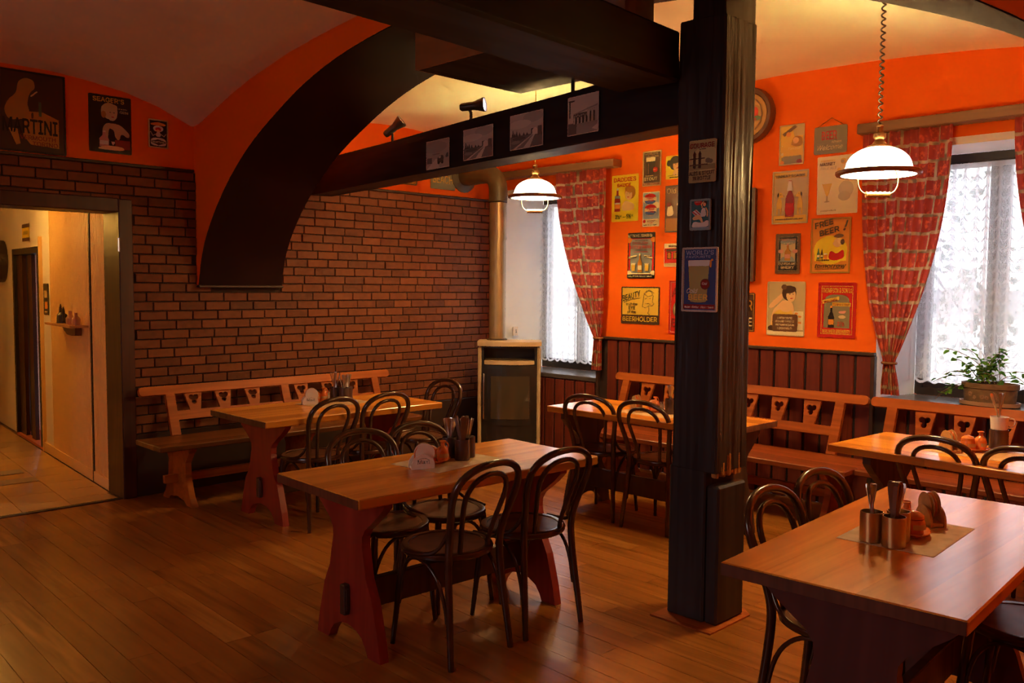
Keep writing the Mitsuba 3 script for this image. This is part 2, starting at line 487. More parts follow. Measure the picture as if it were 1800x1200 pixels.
# the floor: boards that run towards the brick wall
fl = struct('floor', 'brown oak board floor', bx(XL, 0, YF, .0, -.12, -.012), 'm_floor_base')
rf = random.Random(11)
boards = []
BWID = .128
x = -8.3
while x < .3:
    y = .45 + rf.uniform(0, .9)
    while y > YF - .2:
        L = rf.choice([.75, .95, 1.2, 1.2, 1.5])
        boards.append((x, x + BWID - .0022, y - L + .002, y))
        y -= L
    x += BWID
rot = trimesh.transformations.rotation_matrix(math.radians(-1.7), (0, 0, 1), (-4.3, 0, 0))
clip = sbox(XL + .002, YF + .002, -.002, -.002).difference(sbox(-3.158, YF, 0, YR))
out = []
for b in boards:
    p = affinity.affine_transform(sbox(b[0], b[2], b[1], b[3]), [rot[0, 0], rot[0, 1], rot[1, 0], rot[1, 1], rot[0, 3], rot[1, 3]]).intersection(clip)
    if p.area > .004 and p.geom_type == 'Polygon':
        out.append(p)
cv = np.array([.70, .714])


def seen(p):
    q = np.array(p.centroid.coords[0]) - np.array(CAM[:2])
    dep, lat = q @ cv, q @ np.array([cv[1], -cv[0]])
    d = np.hypot(*q)
    return d if dep > 1.6 and abs(lat) < .62 * dep + .4 else d + 100


out.sort(key=seen)
rest, ruv = [], []
for k, p in enumerate(out):
    h = rf.uniform(-.0012, 0)
    try:
        m = ext(p, .0118 + h)
    except Exception:
        continue
    m.apply_translation((0, 0, -.0118))
    uv = flatuv(m, min(max(rf.gauss(.45, .33), 0), 1), rf.random())
    if k < 290:
        part(fl, 'board', m, 'm_floor', uv=uv)
    else:
        rest.append(m)
        ruv.append(uv)
part(fl, 'boards_beyond', cat(rest), 'm_floor', uv=np.vstack(ruv), kind='stuff', label='floor boards out of view')

# the arch between the two bays
S = [(-.05, 1.583), (-.09, 1.74), (-.165, 1.911), (-.42, 2.22), (-.85, 2.545), (-1.24, 2.735), (-1.555, 2.86), (-1.985, 2.975), (-2.6, 3.06), (-3.2, 3.085)]
sp = spline(np.array([(y, z, 0) for y, z in S]), 30)[:, :2]
cur = np.vstack([sp, np.c_[-6.4 - sp[::-1, 0], sp[::-1, 1]][1:]])
arch = Polygon([(-.0005, 1.583)] + [tuple(p) for p in cur] + [(-6.3995, 1.583), (-6.3995, BCUT), (-.0005, BCUT)])
ar = struct('wall_arch', 'broad orange arch with a near-black underside', ext_yz(arch, XA, XB), 'm_orange')
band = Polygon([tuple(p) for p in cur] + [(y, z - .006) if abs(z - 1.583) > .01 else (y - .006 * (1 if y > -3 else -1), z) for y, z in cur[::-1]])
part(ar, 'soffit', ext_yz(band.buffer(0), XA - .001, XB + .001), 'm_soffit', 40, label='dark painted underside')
part(ar, 'corbel_edge', bx(XA - .004, XB + .006, -.07, -.0005, 1.562, 1.583, .004), 'm_trim', label='thin dark ledge under the foot of the arch')

# wainscot of dark red boards
wc = thing('trim_1', None, None)
labels[wc] = {'kind': 'structure', 'label': 'dark red board wainscot under the signs and windows'}
part(wc, 'backing', cat([bx(-.012, -.0005, -3.975, -1.455, .002, 1.13), bx(-.012, -.0005, -1.455, -.01, .002, .715), bx(-.012, -.0005, -6.39, -3.975, .002, .78)]), 'm_wainscot_gap')
part(wc, 'cap', cat([bx(-.05, -.0005, -3.985, -1.445, 1.122, 1.145, .004)]), 'm_trim', label='black cap rail')
part(wc, 'post', bx(-.045, -.0005, -3.99, -3.962, .002, 1.122, .003), 'm_trim')
part(wc, 'post', bx(-.045, -.0005, -1.465, -1.437, .002, 1.122, .003), 'm_trim')
y = -.03
while y > -6.35:
    y1 = max(y - .106, -6.38)
    top = 1.12 if (y1 > -3.97 and y <= -1.40) else (.71 if y > -1.47 else .775)
    if not (y > -1.47 > y1 + .02) and not (y > -3.985 and y1 < -3.985):
        part(wc, 'board', bx(-.032, -.011, y1, y, .004, top, .004), 'm_wainscot')
    y -= .1275

# door casing
dc = thing('door_1', None, None)
labels[dc] = {'kind': 'structure', 'label': 'doorway with dark red-brown casing leading to the bright hall'}
part(dc, 'casing', bx(-3.748, -3.648, -.045, .262, .0, 2.2, .006), 'm_casing')
part(dc, 'casing', bx(-4.95, -4.85, -.045, .262, .0, 2.2, .006), 'm_casing')
part(dc, 'head_casing', bx(-4.85, -3.748, -.045, .262, 2.105, 2.205, .006), 'm_casing')
part(dc, 'threshold', bx(-4.85, -3.748, -.02, .03, -.008, .006, .003), 'm_trim')
part(dc, 'hinge', cyl(.008, 1.82, 1.92, (-3.752, -.05), 10), 'm_steel', 30)

# ---------------------------------------------------------------- the hall behind the doorway
HB, HA = .0757, -3.7276
hx = lambda y: HA + HB * y


def hall_poly(y0, y1, off0, off1):
    return Polygon([(hx(y0) + off0, y0), (hx(y1) + off0, y1), (hx(y1) + off1, y1), (hx(y0) + off1, y0)])


def hall_box(y0, y1, off0, off1, z0, z1):
    m = ext(hall_poly(y0, y1, min(off0, off1), max(off0, off1)), z1 - z0)
    m.apply_translation((0, 0, z0))
    return m


HT = 2.36
hwk = struct('wall_hall_right', 'pale wall of the hall with the door', cat([hall_box(.25, 2.46, 0, .25, 0, HT), hall_box(2.46, 3.60, 0, .25, 1.93, HT), hall_box(3.6, 5.2, 0, .25, 0, HT)]), 'm_hallwhite')


def beading(y0, y1, pitch=.045):
    ms, y = [], y0
    while y < y1 - .005:
        ye = min(y + pitch - .008, y1)
        ms.append(hall_box(y, ye, -.014, -.001, .085, HT - .005))
        y += pitch
    return cat(ms + [hall_box(y0, y1, -.009, -.001, .085, HT - .005)])


part(hwk, 'boarding', beading(.27, .715), 'm_bead', label='pinkish beadboard by the doorway', kind='stuff')
part(hwk, 'boarding', beading(.745, 2.05), 'm_bead', label='yellow beadboard', kind='stuff')
part(hwk, 'corner_strip', hall_box(.715, .745, -.022, -.001, .0, HT - .005), 'm_frame', label='dark vertical strip')
part(hwk, 'baseboard', cat([hall_box(.27, .715, -.024, -.001, .0, .085), hall_box(.745, 2.38, -.024, -.001, .0, .085)]), 'm_bead')
struct('wall_hall_back', 'end wall of the hall', bx(-5.4, -3.0, 5.2, 5.3, 0, HT), 'm_hallfar')
struct('wall_hall_left', 'left wall of the hall', bx(-5.5, -5.4, .25, 5.3, 0, HT), 'm_hallwhite')
struct('ceiling_hall', 'ceiling of the hall', bx(-5.5, -3.0, .25, 5.3, HT, HT + .08), 'm_hallwhite')
hf = struct('floor_hall', 'ochre tiled hall floor', bx(-5.5, -3.0, .0, 5.3, -.12, -.012), 'm_grout')
rt = random.Random(3)
hallfloor = Polygon([(-5.39, .03), (hx(.03) - .03, .03), (hx(.26) - .03, .26), (hx(5.15) - .03, 5.15), (-5.39, 5.15)])
hallfloor = hallfloor.difference(sbox(-3.76, -.1, -3.2, .27)).difference(sbox(-6, -.1, -4.84, .27))
tr = math.radians(-4.3)
for i in range(-1, 9):
    for j in range(-1, 18):
        x0, y0 = -3.76 - .32 * (i + 1), .03 + .32 * j - .12
        p = affinity.rotate(sbox(x0 + .002, y0 + .002, x0 + .318, y0 + .318), -4.3, origin=(-3.72, .03)).intersection(hallfloor)
        if p.geom_type == 'Polygon' and p.area > .003:
            m = ext(p, .011)
            m.apply_translation((0, 0, -.0112))
            part(hf, 'tile', m, 'm_tile', uv=flatuv(m, min(max(rt.gauss(.5, .25), 0), 1), rt.random()))
hd = thing('door_2', None, None)
labels[hd] = {'kind': 'structure', 'label': 'dark folding door standing half open in the hall wall'}
part(hd, 'frame', cat([hall_box(2.46, 2.52, -.02, .12, 0, 1.93), hall_box(3.54, 3.60, -.02, .12, 0, 1.93), hall_box(2.46, 3.6, -.02, .12, 1.87, 1.93)]), 'm_frame')
part(hd, 'architrave', hall_box(2.37, 2.40, -.03, -.001, 0, 2.02), 'm_bead')
for k, (ya, yb, o) in enumerate([(3.28, 3.53, .01), (3.08, 3.27, .05), (2.92, 3.07, .02)]):
    part(hd, 'panel', hall_box(ya, yb, o, o + .035, .01, 1.865), 'm_casing' if k != 1 else 'm_frame', label=['dark red folding panel', 'black folding panel', 'dark red folding panel'][k])
part(hd, 'threshold', hall_box(2.40, 3.6, -.02, .2, -.005, .02), 'm_redmat')
struct('wall_room_beyond', 'pale wall seen through the folding door', hall_box(1.0, 6.0, .9, .95, 0, 2.6), 'm_greywall')
struct('added_room_ceiling', 'unseen ceiling added behind the folding door to cut daylight', hall_box(1.0, 6.0, .25, .95, 2.45, 2.5), 'm_hallwhite')  # unseen, added to stop daylight glaring through the door gap

# ---------------------------------------------------------------- black timber: post, beams, box under the arch


def hewn(m, edge, seed):
    """axe-hewn timber: broad waves plus narrow upright ridges and drying cracks"""
    m = displaced(m, edge, .008, (7, 7, .8), seed)
    n = m.vertex_normals
    v = m.vertices
    ridge = meshkit.fbm(v * [42, 42, 1.6], 2, seed + 20) - .5
    crack = np.maximum(meshkit.noise(v * [30, 30, .7], seed + 40) - .78, 0) * .06
    return trimesh.Trimesh(v + n * (ridge * .009 - crack)[:, None], m.faces, process=False)


pk = thing('timber_post', 'thick black hewn timber post with a splintered cut near its foot', 'post')
main = cat([bx(-2.682, -2.412, -4.385, -4.135, .725, 2.84, .008)])
low = bx(-2.682, -2.43, -4.328, -4.125, .006, .74, .008)
part(pk, 'shaft', hewn(main, .026, 3), 'm_black', 50)
part(pk, 'shaft', hewn(low, .026, 4), 'm_black', 50)
part(pk, 'neck', displaced(bx(-2.68, -2.42, -4.38, -4.205, 2.80, 3.035, .006), .06, .006, (9, 9, 1), 5), 'm_black', 50)
part(pk, 'block', displaced(bx(-2.675, -2.432, -4.398, -4.331, .006, .668, .010), .05, .004, (8, 8, 2), 6), 'm_black', 50, label='short block bolted to the foot')
rw = random.Random(8)
spl = []
xq = -2.655
while xq < -2.44:
    wq = rw.uniform(.012, .034)
    spl.append(bx(xq, min(xq + wq - .003, -2.435), -4.389 + rw.uniform(0, .012), -4.34, .698 + rw.uniform(0, .03), .745 + rw.uniform(.0, .07), .005))
    xq += wq
part(pk, 'splintered_wood', cat(spl), 'm_rawwood', label='raw yellow splintered wood', kind='stuff')
part(pk, 'base_plate', ext(Polygon([(-2.77, -4.09), (-2.77, -4.43), (-2.42, -4.43), (-2.36, -4.36), (-2.36, -4.09)]), .007), 'm_bench_y', label='thin wooden collar on the floor')

P0, P1 = np.array([-2.60, -4.14]), np.array([-2.165, -.05])
dv = (P1 - P0) / np.linalg.norm(P1 - P0)
nv = np.array([dv[1], -dv[0]])                       # towards +x
LB = np.linalg.norm(P1 - P0)
bb = []
for s, zt, zb in ((0, 2.685, 2.388), (LB, 2.618, 2.345)):
    for o in (0, .20):
        q = P0 + dv * s + nv * o
        for z in (zb, zt):
            bb.append((q[0], q[1], z))
bm = trimesh.convex.convex_hull(np.array(bb))
single('timber_beam', 'black hewn beam carrying four old photographs, from the post to the brick wall', 'beam', displaced(bm, .07, .010, (3, .8, 6), 9), 'm_black_y', True)
ga = math.radians(3.6)
xb0, xb1 = -7.93, -2.69
big = bx(xb0, xb1, -4.15, -3.80, 2.56, 2.80, .012)
big = rotz(displaced(big, .08, .012, (.7, 4, 4), 12), 3.6, (-2.68, -4.15, 2.6))
single('timber_beam', 'massive black overhead beam running from the post towards the camera', 'beam', big, 'm_black_x', True)
kb = thing('ceiling_box', 'large wooden box fixed under the crown of the arch', 'box')
part(kb, 'side', cat([bx(-3.20, -3.185, -3.46, -2.79, 2.752, 3.05), bx(-2.415, -2.40, -3.46, -2.79, 2.752, 3.05), bx(-3.185, -2.415, -3.46, -3.445, 2.752, 3.05), bx(-3.185, -2.415, -2.805, -2.79, 2.752, 3.05)]), 'm_boxwood')
part(kb, 'bottom', bx(-3.185, -2.415, -3.445, -2.805, 2.75, 2.77), 'm_black_x', label='black bottom board')
part(kb, 'stay', cyl(.011, 2.655, 2.752, (-2.44, -3.25), 10), 'm_spotlamp', 30)
sb = thing('small_cabinet', 'small brown cabinet standing on the overhead beam beside the post', 'cabinet')
part(sb, 'body', bx(-2.93, -2.73, -4.02, -3.85, 2.802, 3.0, .005), 'm_boxwood')
part(sb, 'front', bx(-2.938, -2.931, -4.005, -3.865, 2.815, 2.99, .002), 'm_carpet')
part(sb, 'paper_label', bx(-2.942, -2.939, -3.99, -3.94, 2.82, 2.85), 'm_paperwhite')

# ---------------------------------------------------------------- tables
_tc = {}


def table(name, label, L, W, H, x, y, deg, axis, legmat, legs=(.2, .2), legoff=0.0, group=None):
    k = thing(name, label, 'table', group, XF(x, y, 0, deg))
    mt = 'm_table_x' if axis == 0 else 'm_table_y'
    part(k, 'tabletop', bx(-L / 2, L / 2, -W / 2, W / 2, H - .042, H, .005), mt)
    for sg in (-1, 1):
        part(k, 'end_edge', bx(sg * (L / 2 + .0002), sg * (L / 2 + .0025), -W / 2 + .003, W / 2 - .003, H - .040, H - .003, .001), 'm_endgrain', label='dark end-grain edge')
    hw = W * .43
    z1 = H - .043

    def prof():
        R = [(hw, z1), (hw, z1 - .045), (hw * .86, z1 - .085), (hw * .64, z1 - .135), (hw * .50, z1 - .165), (hw * .42, z1 - .20), (hw * .41, z1 - .24),
             (hw * .52, z1 - .38), (hw * .68, .25), (hw * .84, .09), (hw * .90, .0)]
        A = [(hw * .56, 0), (hw * .50, .035), (hw * .40, .07), (hw * .22, .095), (0, .105)]
        r = R + A
        l = [(-a, b) for a, b in r[::-1]]
        return Polygon(r + l[1:])
    p = prof()
    xs = (-L / 2 + legs[0], L / 2 - legs[1])
    for xx in xs:
        part(k, 'leg', xf_axes(ext(p, .044), (0, 1, 0), (0, 0, 1), (1, 0, 0), (xx - .022, legoff, 0)), legmat)
    part(k, 'stretcher', bx(xs[0] - .05, xs[1] + .05, legoff - .019, legoff + .019, .15, .285, .004), 'm_darkleg', label='dark stretcher board')
    for xx in (xs[0] - .034, xs[1] + .034):
        part(k, 'wedge', bx(xx - .009, xx + .009, legoff - .026, legoff + .026, .17, .27, .003), 'm_darkleg')
    return k


TABLES = dict(
    t1=(-3.55, -3.475, 0, -2.0, .76), t2=(-2.80, -1.335, 0, 0.0, .745), t3=(-1.335, -3.06, 1, 0, .745),
    t4=(-1.345, -5.15, 1, -4.0, .75), t5=(-3.14, -5.473, 0, 3.2, .76))
table('dining_table', 'wooden trestle table with red-painted legs in the middle of the room', 1.39, .66, .76, -3.55, -3.475, -2.0, 0, 'm_redleg', (.215, .13), .065)
table('dining_table', 'wooden trestle table in front of the bench along the brick wall', 1.42, .74, .745, -2.80, -1.335, 0, 0, 'm_redleg', (.26, .2), .13)
table('dining_table', 'wooden trestle table between the stove and the black post', 1.46, .62, .745, -1.335, -3.06, 90, 1, 'm_darkleg', (.12, .12), 0)
table('dining_table', 'wooden trestle table in front of the window bench with the flower pot', 1.46, .66, .75, -1.345, -5.17, 86, 1, 'm_darkleg', (.2, .2), 0)
table('dining_table', 'nearest wooden table, lit white by the window, at the right', 1.45, .70, .76, -3.14, -5.473, 3.2, 0, 'm_darkredleg', (.2, .2), 0)

# ---------------------------------------------------------------- bentwood chairs
CH_ = {}


def chair_meshes():
    def mir(P):
        P = np.asarray(P, float)
        return np.vstack([P, (P * [-1, 1, 1, 1])[::-1][1:]]) if abs(P[-1][0]) < 1e-6 else np.vstack([P, (P * [-1, 1, 1, 1])[::-1]])
    hoop = mir([(-.178, -.222, 0, .0125), (-.165, -.198, .2, .0155), (-.152, -.176, .42, .0165), (-.154, -.182, .52, .0165), (-.176, -.214, .64, .016), (-.190, -.243, .73, .016),
                (-.168, -.268, .80, .0155), (-.095, -.288, .845, .0155), (0, -.296, .858, .0155)])
    inner = mir([(-.080, -.168, .462, .0105), (-.092, -.190, .56, .011), (-.112, -.222, .66, .0115), (-.116, -.245, .725, .0115), (-.085, -.268, .785, .0115), (0, -.279, .812, .0115)])
    out = {}
    out['back_hoop'] = mikit.ply(tube(hoop, 0, 10, 64), 'm_chair', True)
    out['inner_hoop'] = mikit.ply(tube(inner, 0, 9, 44), 'm_chair', True)
    out['seat_ring'] = mikit.ply(lathe([(.168, .434), (.195, .434), (.203, .440), (.205, .452), (.201, .462), (.192, .466), (.172, .464), (.168, .458), (.168, .434)], 36), 'm_chair', 40)
    out['seat'] = mikit.ply(lathe([(0, .448), (.171, .448), (.171, .461), (.12, .457), (0, .453)], 32), 'm_chairseat', 40)
    for s in (-1, 1):
        leg = [(s * .135, .135, .445, .0165), (s * .145, .148, .3, .0155), (s * .158, .168, .1, .012), (s * .164, .178, 0, .0105)]
        out['leg' if s < 0 else 'leg_001'] = mikit.ply(tube(leg, 0, 9, 12), 'm_chair', True)
        br_ = [(s * .163, -.180, .185, .008), (s * .165, -.160, .28, .0085), (s * .170, -.115, .37, .0085), (s * .172, -.05, .418, .0085), (s * .170, .0, .426, .0085), (s * .165, .05, .416, .0085), (s * .157, .105, .36, .0085),
               (s * .150, .132, .28, .0085), (s * .153, .146, .19, .008)]
        out['brace' if s < 0 else 'brace_001'] = mikit.ply(tube(br_, 0, 7, 26), 'm_chair', True)
        arm = [(s * .157, -.176, .565, .0075), (s * .168, -.158, .525, .0085), (s * .183, -.120, .482, .009), (s * .201, -.07, .466, .009), (s * .211, -.01, .460, .008), (s * .211, .05, .458, .007)]
        out['seat_bracket' if s < 0 else 'seat_bracket_001'] = mikit.ply(tube(arm, 0, 7, 18), 'm_chair', True)
    fb = [(-.150, .152, .19, .008), (-.125, .152, .32, .0085), (-.06, .155, .41, .0085), (0, .156, .425, .0085), (.06, .155, .41, .0085), (.125, .152, .32, .0085), (.150, .152, .19, .008)]
    out['brace_002'] = mikit.ply(tube(fb, 0, 7, 24), 'm_chair', True)
    return out


CHM = chair_meshes()


def chair(label, x, y, deg, group=None):
    k = thing('bentwood_chair', label, 'chair', group, XF(x, y, 0.002, deg))
    for n_, d in CHM.items():
        scene[f'{k}__{n_}'] = {**d, 'to_world': place[k]}
    return k


chair('dark bentwood chair with its back to the camera, left of two at the middle table', -3.715, -3.675, 2)
chair('dark bentwood chair with its back to the camera, right of two at the middle table', -3.245, -3.68, -3)
chair('bentwood chair behind the middle table, left of two whose hoops show over its far edge', -3.705, -3.215, 172)
chair('bentwood chair behind the middle table, right of two, half hidden by the cutlery', -3.335, -3.215, 174)
chair('bentwood chair with its back to the camera, left of two at the brick wall table', -3.055, -1.50, 3)
chair('bentwood chair with its back to the camera, right of two at the brick wall table', -2.635, -1.505, 1)
chair('bentwood chair at the right-hand end of the brick wall table', -2.065, -1.40, 92)
chair('dark bentwood chair nearest the stove, its back to the camera', -1.42, -2.69, -78)
chair('dark bentwood chair close to the left side of the black post', -1.395, -3.165, -86)
chair('dark bentwood chair at the flower window table, the one showing its whole hoop', -1.375, -4.985, -90)
chair('dark bentwood chair at the flower window table, cut off by the right edge', -1.375, -5.40, -92)
chair('brown bentwood chair right beside the foot of the post, at the nearest table', -3.29, -5.275, 180)
chair('brown bentwood chair at the far left side of the nearest table', -2.88, -5.25, 176)
chair('black seat of a chair pushed under the near right corner of the nearest table', -2.86, -5.74, 0)

# ---------------------------------------------------------------- benches
def clover():
    c = unary_union([Point(-.0150, .009).buffer(.0165), Point(.0150, .009).buffer(.0165), Point(0, -.020).buffer(.0160), Polygon([(-.016, .014), (.016, .014), (.013, -.02), (-.013, -.02)])])
    return affinity.scale(c, 1.22, 1.22, origin=(0, 0))


def bench(name, label, L, stiles, splats, rail, seat, xf, mat, legs, tenon=False, foot=.46):
    """local frame: x along the bench, y = 0 the wall, the seat towards -y; the back leans to the wall"""
    k = thing(name, label, 'bench', None, xf)
    lean = math.atan2(.13, .36)
    z0, ztop = seat[2], rail[2]

    def leanit(m):           # built upright with its foot at z = 0, y = 0
        m = m.copy()
        m.apply_transform(trimesh.transformations.rotation_matrix(-lean, (1, 0, 0)))
        m.apply_translation((0, -.255, z0 - .005))
        return m
    hh = (ztop - z0) / math.cos(lean)

    def slab(poly, y0, y1):
        return ext_xz(poly, y0, y1)
    rl = sbox(rail[0], hh - .066, rail[1], hh).buffer(-.026).buffer(.026)
    part(k, 'top_rail', leanit(slab(rl, -.024, .012)), mat)
    part(k, 'lower_rail', leanit(slab(sbox(stiles[0] + .02, hh * .30, stiles[-1] + .02, hh * .30 + .068), -.012, .012)), mat)
    for s in stiles:
        part(k, 'stile', leanit(slab(sbox(s - .034, 0.0, s + .034, hh - .06), -.022, .010)), mat)
    zb, zt = hh * .30 + .06, hh - .06
    for s in splats:
        p = Polygon([(s - .068, zt), (s + .068, zt), (s + .041, zb), (s - .041, zb)])
        p = p.difference(affinity.translate(clover(), s, (zb + zt) / 2 + .022))
        part(k, 'splat', leanit(slab(p, -.010, .008)), mat)
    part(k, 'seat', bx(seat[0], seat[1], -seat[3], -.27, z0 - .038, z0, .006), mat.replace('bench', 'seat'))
    d0, d1 = -seat[3] + .07, -.12
    w, mid = (d1 - d0) / 2, (d0 + d1) / 2
    for s in legs:
        R = [(w, z0 - .04), (w * .8, z0 - .09), (w * .55, z0 - .17), (w * .58, .2), (w * .8, .06), (w, 0), (w * .6, 0), (w * .45, .03), (0, .045)]
        p = Polygon(R + [(-a, b) for a, b in R[::-1]][1:])
        part(k, 'leg', xf_axes(ext(p, .045), (0, 1, 0), (0, 0, 1), (1, 0, 0), (s - .022, mid, 0)), mat)
    part(k, 'stretcher', bx(legs[0] - (.12 if tenon else .03), legs[-1] + .03, mid - .018, mid + .018, .15, .21, .004), mat)
    return k


bench('corner_bench', 'long orange-brown bench with clover cut-outs along the brick wall', 2.3, [-3.445, -2.49, -1.595], [-3.265, -3.025, -2.775, -2.335, -2.075, -1.835], (-3.67, -1.43, .83), (-3.745, -1.45, .475, .70), XF(0, 0), 'm_bench_x', [-3.47, -2.5, -1.65], True)
# the two benches along the window wall: local x runs towards -y of the room
YX = lambda x: T([[0, 1, 0, x], [-1, 0, 0, 0], [0, 0, 1, 0], [0, 0, 0, 1]])
bench('corner_bench', 'reddish bench with clover cut-outs along the board wainscot under the signs', 2.3, [1.87, 2.83, 3.795], [2.10, 2.34, 2.58, 3.075, 3.325, 3.585], (1.745, 3.995, .845), (1.80, 4.13, .425, .775), YX(0), 'm_bench_y', [2.0, 3.0, 3.93])
bench('corner_bench', 'brown bench with clover cut-outs under the flower window', 2.3, [4.165, 5.12, 6.05], [4.385, 4.63, 4.87, 5.35, 5.6, 5.83], (4.015, 6.25, .845), (4.14, 6.3, .425, .66), YX(0), 'm_bench_y', [4.35, 5.2, 6.1])

# ---------------------------------------------------------------- stove and its pipe
sk = thing('tiled_stove', 'black and beige wood stove with a glass door in the corner', 'stove', None, XF(-.385, -.66, 0, -45.5))
# local frame: x across (to the right seen from the room), -y is the front
SW, SD = .258, .165


def bow(w, d, b, n=12):      # outline with a bowed front
    xs = np.linspace(-w, w, n)
    return Polygon([(w, d), (-w, d)] + [(x, -d - b * (1 - (x / w) ** 2)) for x in xs])


def slab_(poly, z0, z1):
    m = ext(poly, z1 - z0)
    m.apply_translation((0, 0, z0))
    return m


part(sk, 'body', cat([slab_(bow(SW, SD, .05), .02, .86), bx(-SW, SW, .10, SD, .86, 1.035), slab_(bow(SW, SD, .05), 1.02, 1.036), bx(-SW, -SW + .02, -SD, SD, .86, 1.03), bx(SW - .02, SW, -SD, SD, .86, 1.03)]), 'm_stoveblack', label='black steel body with an open shelf niche')
for s in (-1, 1):
    part(sk, 'side_panel', bx(s * (SW + .001), s * (SW + .035), -SD - .01, SD, .02, 1.03, .012), 'm_stovebeige')
part(sk, 'top_plate', slab_(bow(SW + .04, SD + .015, .06), 1.037, 1.078), 'm_stovebeige', 30, label='beige stone top')
part(sk, 'shelf', slab_(bow(SW - .025, SD - .0, .055), .865, .90), 'm_stovebeige', label='beige stone shelf strip')
dk = part(sk, 'door', slab_(bow(SW - .01, SD + .004, .055).difference(bow(SW - .01, SD - .02, .05)), .30, .835), 'm_stoveblack')
xs = np.linspace(-.17, .19, 12)
gl = [(x, -SD - .007 - .055 * (1 - (x / SW) ** 2), z) for z in (.36, .76) for x in xs]
part(dk, 'glass', trimesh.Trimesh(gl, [t for i in range(11) for t in ((i, i + 1, i + 13), (i, i + 13, i + 12))], process=False), 'm_stoveglass', True)
part(dk, 'handle', tube([(-.235, -SD - .03, .36), (-.235, -SD - .05, .40), (-.235, -SD - .05, .74), (-.235, -SD - .03, .78)], .007, 8), 'm_steel', True)
part(sk, 'base', slab_(bow(SW + .02, SD, .04), 0.001, .03), 'm_stoveblack')
pp = thing('stove_pipe', 'brown metal stove pipe rising beside the window and bending into the brick wall', 'pipe')
part(pp, 'lower_pipe', lathe([(.078, 1.078), (.078, 2.05)], 28, (-.40, -.50, 0)), 'm_pipe', True)
part(pp, 'joint', lathe([(.084, 2.03), (.084, 2.05), (.081, 2.06), (.081, 2.50)], 28, (-.40, -.50, 0)), 'm_pipe', 30)
part(pp, 'elbow', tube([(-.40, -.50, 2.38), (-.40, -.50, 2.5), (-.40, -.47, 2.60), (-.40, -.38, 2.655), (-.40, -.25, 2.665), (-.40, -.002, 2.665)], .088, 24, 30), 'm_pipedark', True, label='darker soot-brown elbow')
part(pp, 'wall_collar', xf_axes(lathe([(.089, 0), (.155, 0), (.155, .012), (.10, .03), (.089, .03), (.089, 0)], 30), (1, 0, 0), (0, 0, 1), (0, -1, 0), (-.40, -.0015, 2.665)), 'm_pipedark', 30)
part(pp, 'foot_ring', lathe([(.079, 1.079), (.10, 1.079), (.10, 1.088), (.079, 1.095)], 28, (-.40, -.50, 0)), 'm_pipedark', 30)
sw = thing('number_card', 'small cream numbered card on the white window reveal above the stove', 'card')
part(sw, 'card', bx(.06, .13, -.252, -.244, 1.09, 1.18, .002), 'm_cream')
m = meshkit.text_mesh('1', .03, .0006, True)
part(sw, 'lettering', xf_axes(m, (1, 0, 0), (0, 0, 1), (0, -1, 0), (.088, -.2522, 1.12)), 'm_trim')


# ---------------------------------------------------------------- lamps
def pendant(label, x, y, zr, ztop, coiled, power=1.0):
    k = thing('pendant_lamp', label, 'lamp', None, XF(x, y, zr, -47))
    R = .195
    outer = [(R, 0), (R - .012, .012), (R - .030, .026)] + [((R - .034) * math.cos(a), .030 + .108 * math.sin(a)) for a in np.linspace(.12, 1.34, 13)]
    inner = [(r_ - .005, z_ - .004) for r_, z_ in outer[::-1]]
    sh = part(k, 'shade', lathe(outer + inner + [outer[0]], 40), 'm_opal', 40, label='glowing opal glass shade')
    scene[sh]['emitter'] = {'type': 'area', 'radiance': {'type': 'rgb', 'value': [LAMP * power * c for c in LAMPC]}}
    part(k, 'rim', lathe([(R - .010, -.012), (R + .012, -.012), (R + .018, -.004), (R + .016, .008), (R + .002, .014), (R - .004, .004), (R - .010, -.012)], 40), 'm_rim', 40, label='brown ring round the shade')
    part(k, 'cap', lathe([(.0, .128), (.062, .126), (.060, .138), (.034, .150), (.022, .170), (.032, .182), (.032, .20), (.020, .208), (.015, .23), (.020, .24), (.010, .25), (.0, .25)], 24), 'm_darkbrass', 40)
    bl = part(k, 'bulb', lathe([(0, -.0)] + [(.036 * math.sin(a), .032 - .036 * math.cos(a)) for a in np.linspace(.1, 2.6, 10)] + [(.014, .10), (0, .10)], 18), 'm_opal', True, label='bright bulb')
    scene[bl]['emitter'] = {'type': 'area', 'radiance': {'type': 'rgb', 'value': [BULB * power * c for c in LAMPC]}}
    part(k, 'handle', tube([(-.075, 0, .03), (-.098, 0, -.01), (-.103, 0, -.055), (-.085, 0, -.095), (-.045, 0, -.112), (.045, 0, -.112), (.085, 0, -.095), (.103, 0, -.055), (.098, 0, -.01), (.075, 0, .03)], .004, 8, 30), 'm_brass', True)
    part(k, 'grip', xf_axes(lathe([(0, -.06)] + [(.013 if i % 2 else .0165, -.06 + .012 * i) for i in range(11)] + [(0, .06)], 14), (0, 1, 0), (0, 0, 1), (1, 0, 0), (0, 0, -.112)), 'm_rim', 40, label='turned wooden grip')
    part(k, 'socket', cyl(.02, .095, .128, (0, 0), 14), 'm_darkbrass', 30)
    h = ztop - zr
    if coiled:
        n = int((h - .25) / .034)
        t = np.linspace(0, n * 2 * np.pi, n * 10)
        P = np.c_[.010 * np.cos(t), .010 * np.sin(t), .25 + (h - .25) * t / t[-1]]
        part(k, 'cord', tube(P, .0042, 5), 'm_cord', True, label='coiled cord')
    else:
        part(k, 'chain', cat([tube([(0, 0, .25), (0, 0, h)], .004, 6)] + [lathe([(0, z - .012), (.007, z), (0, z + .012)], 8) for z in np.arange(.28, h, .05)]), 'm_brass', True)
    return k


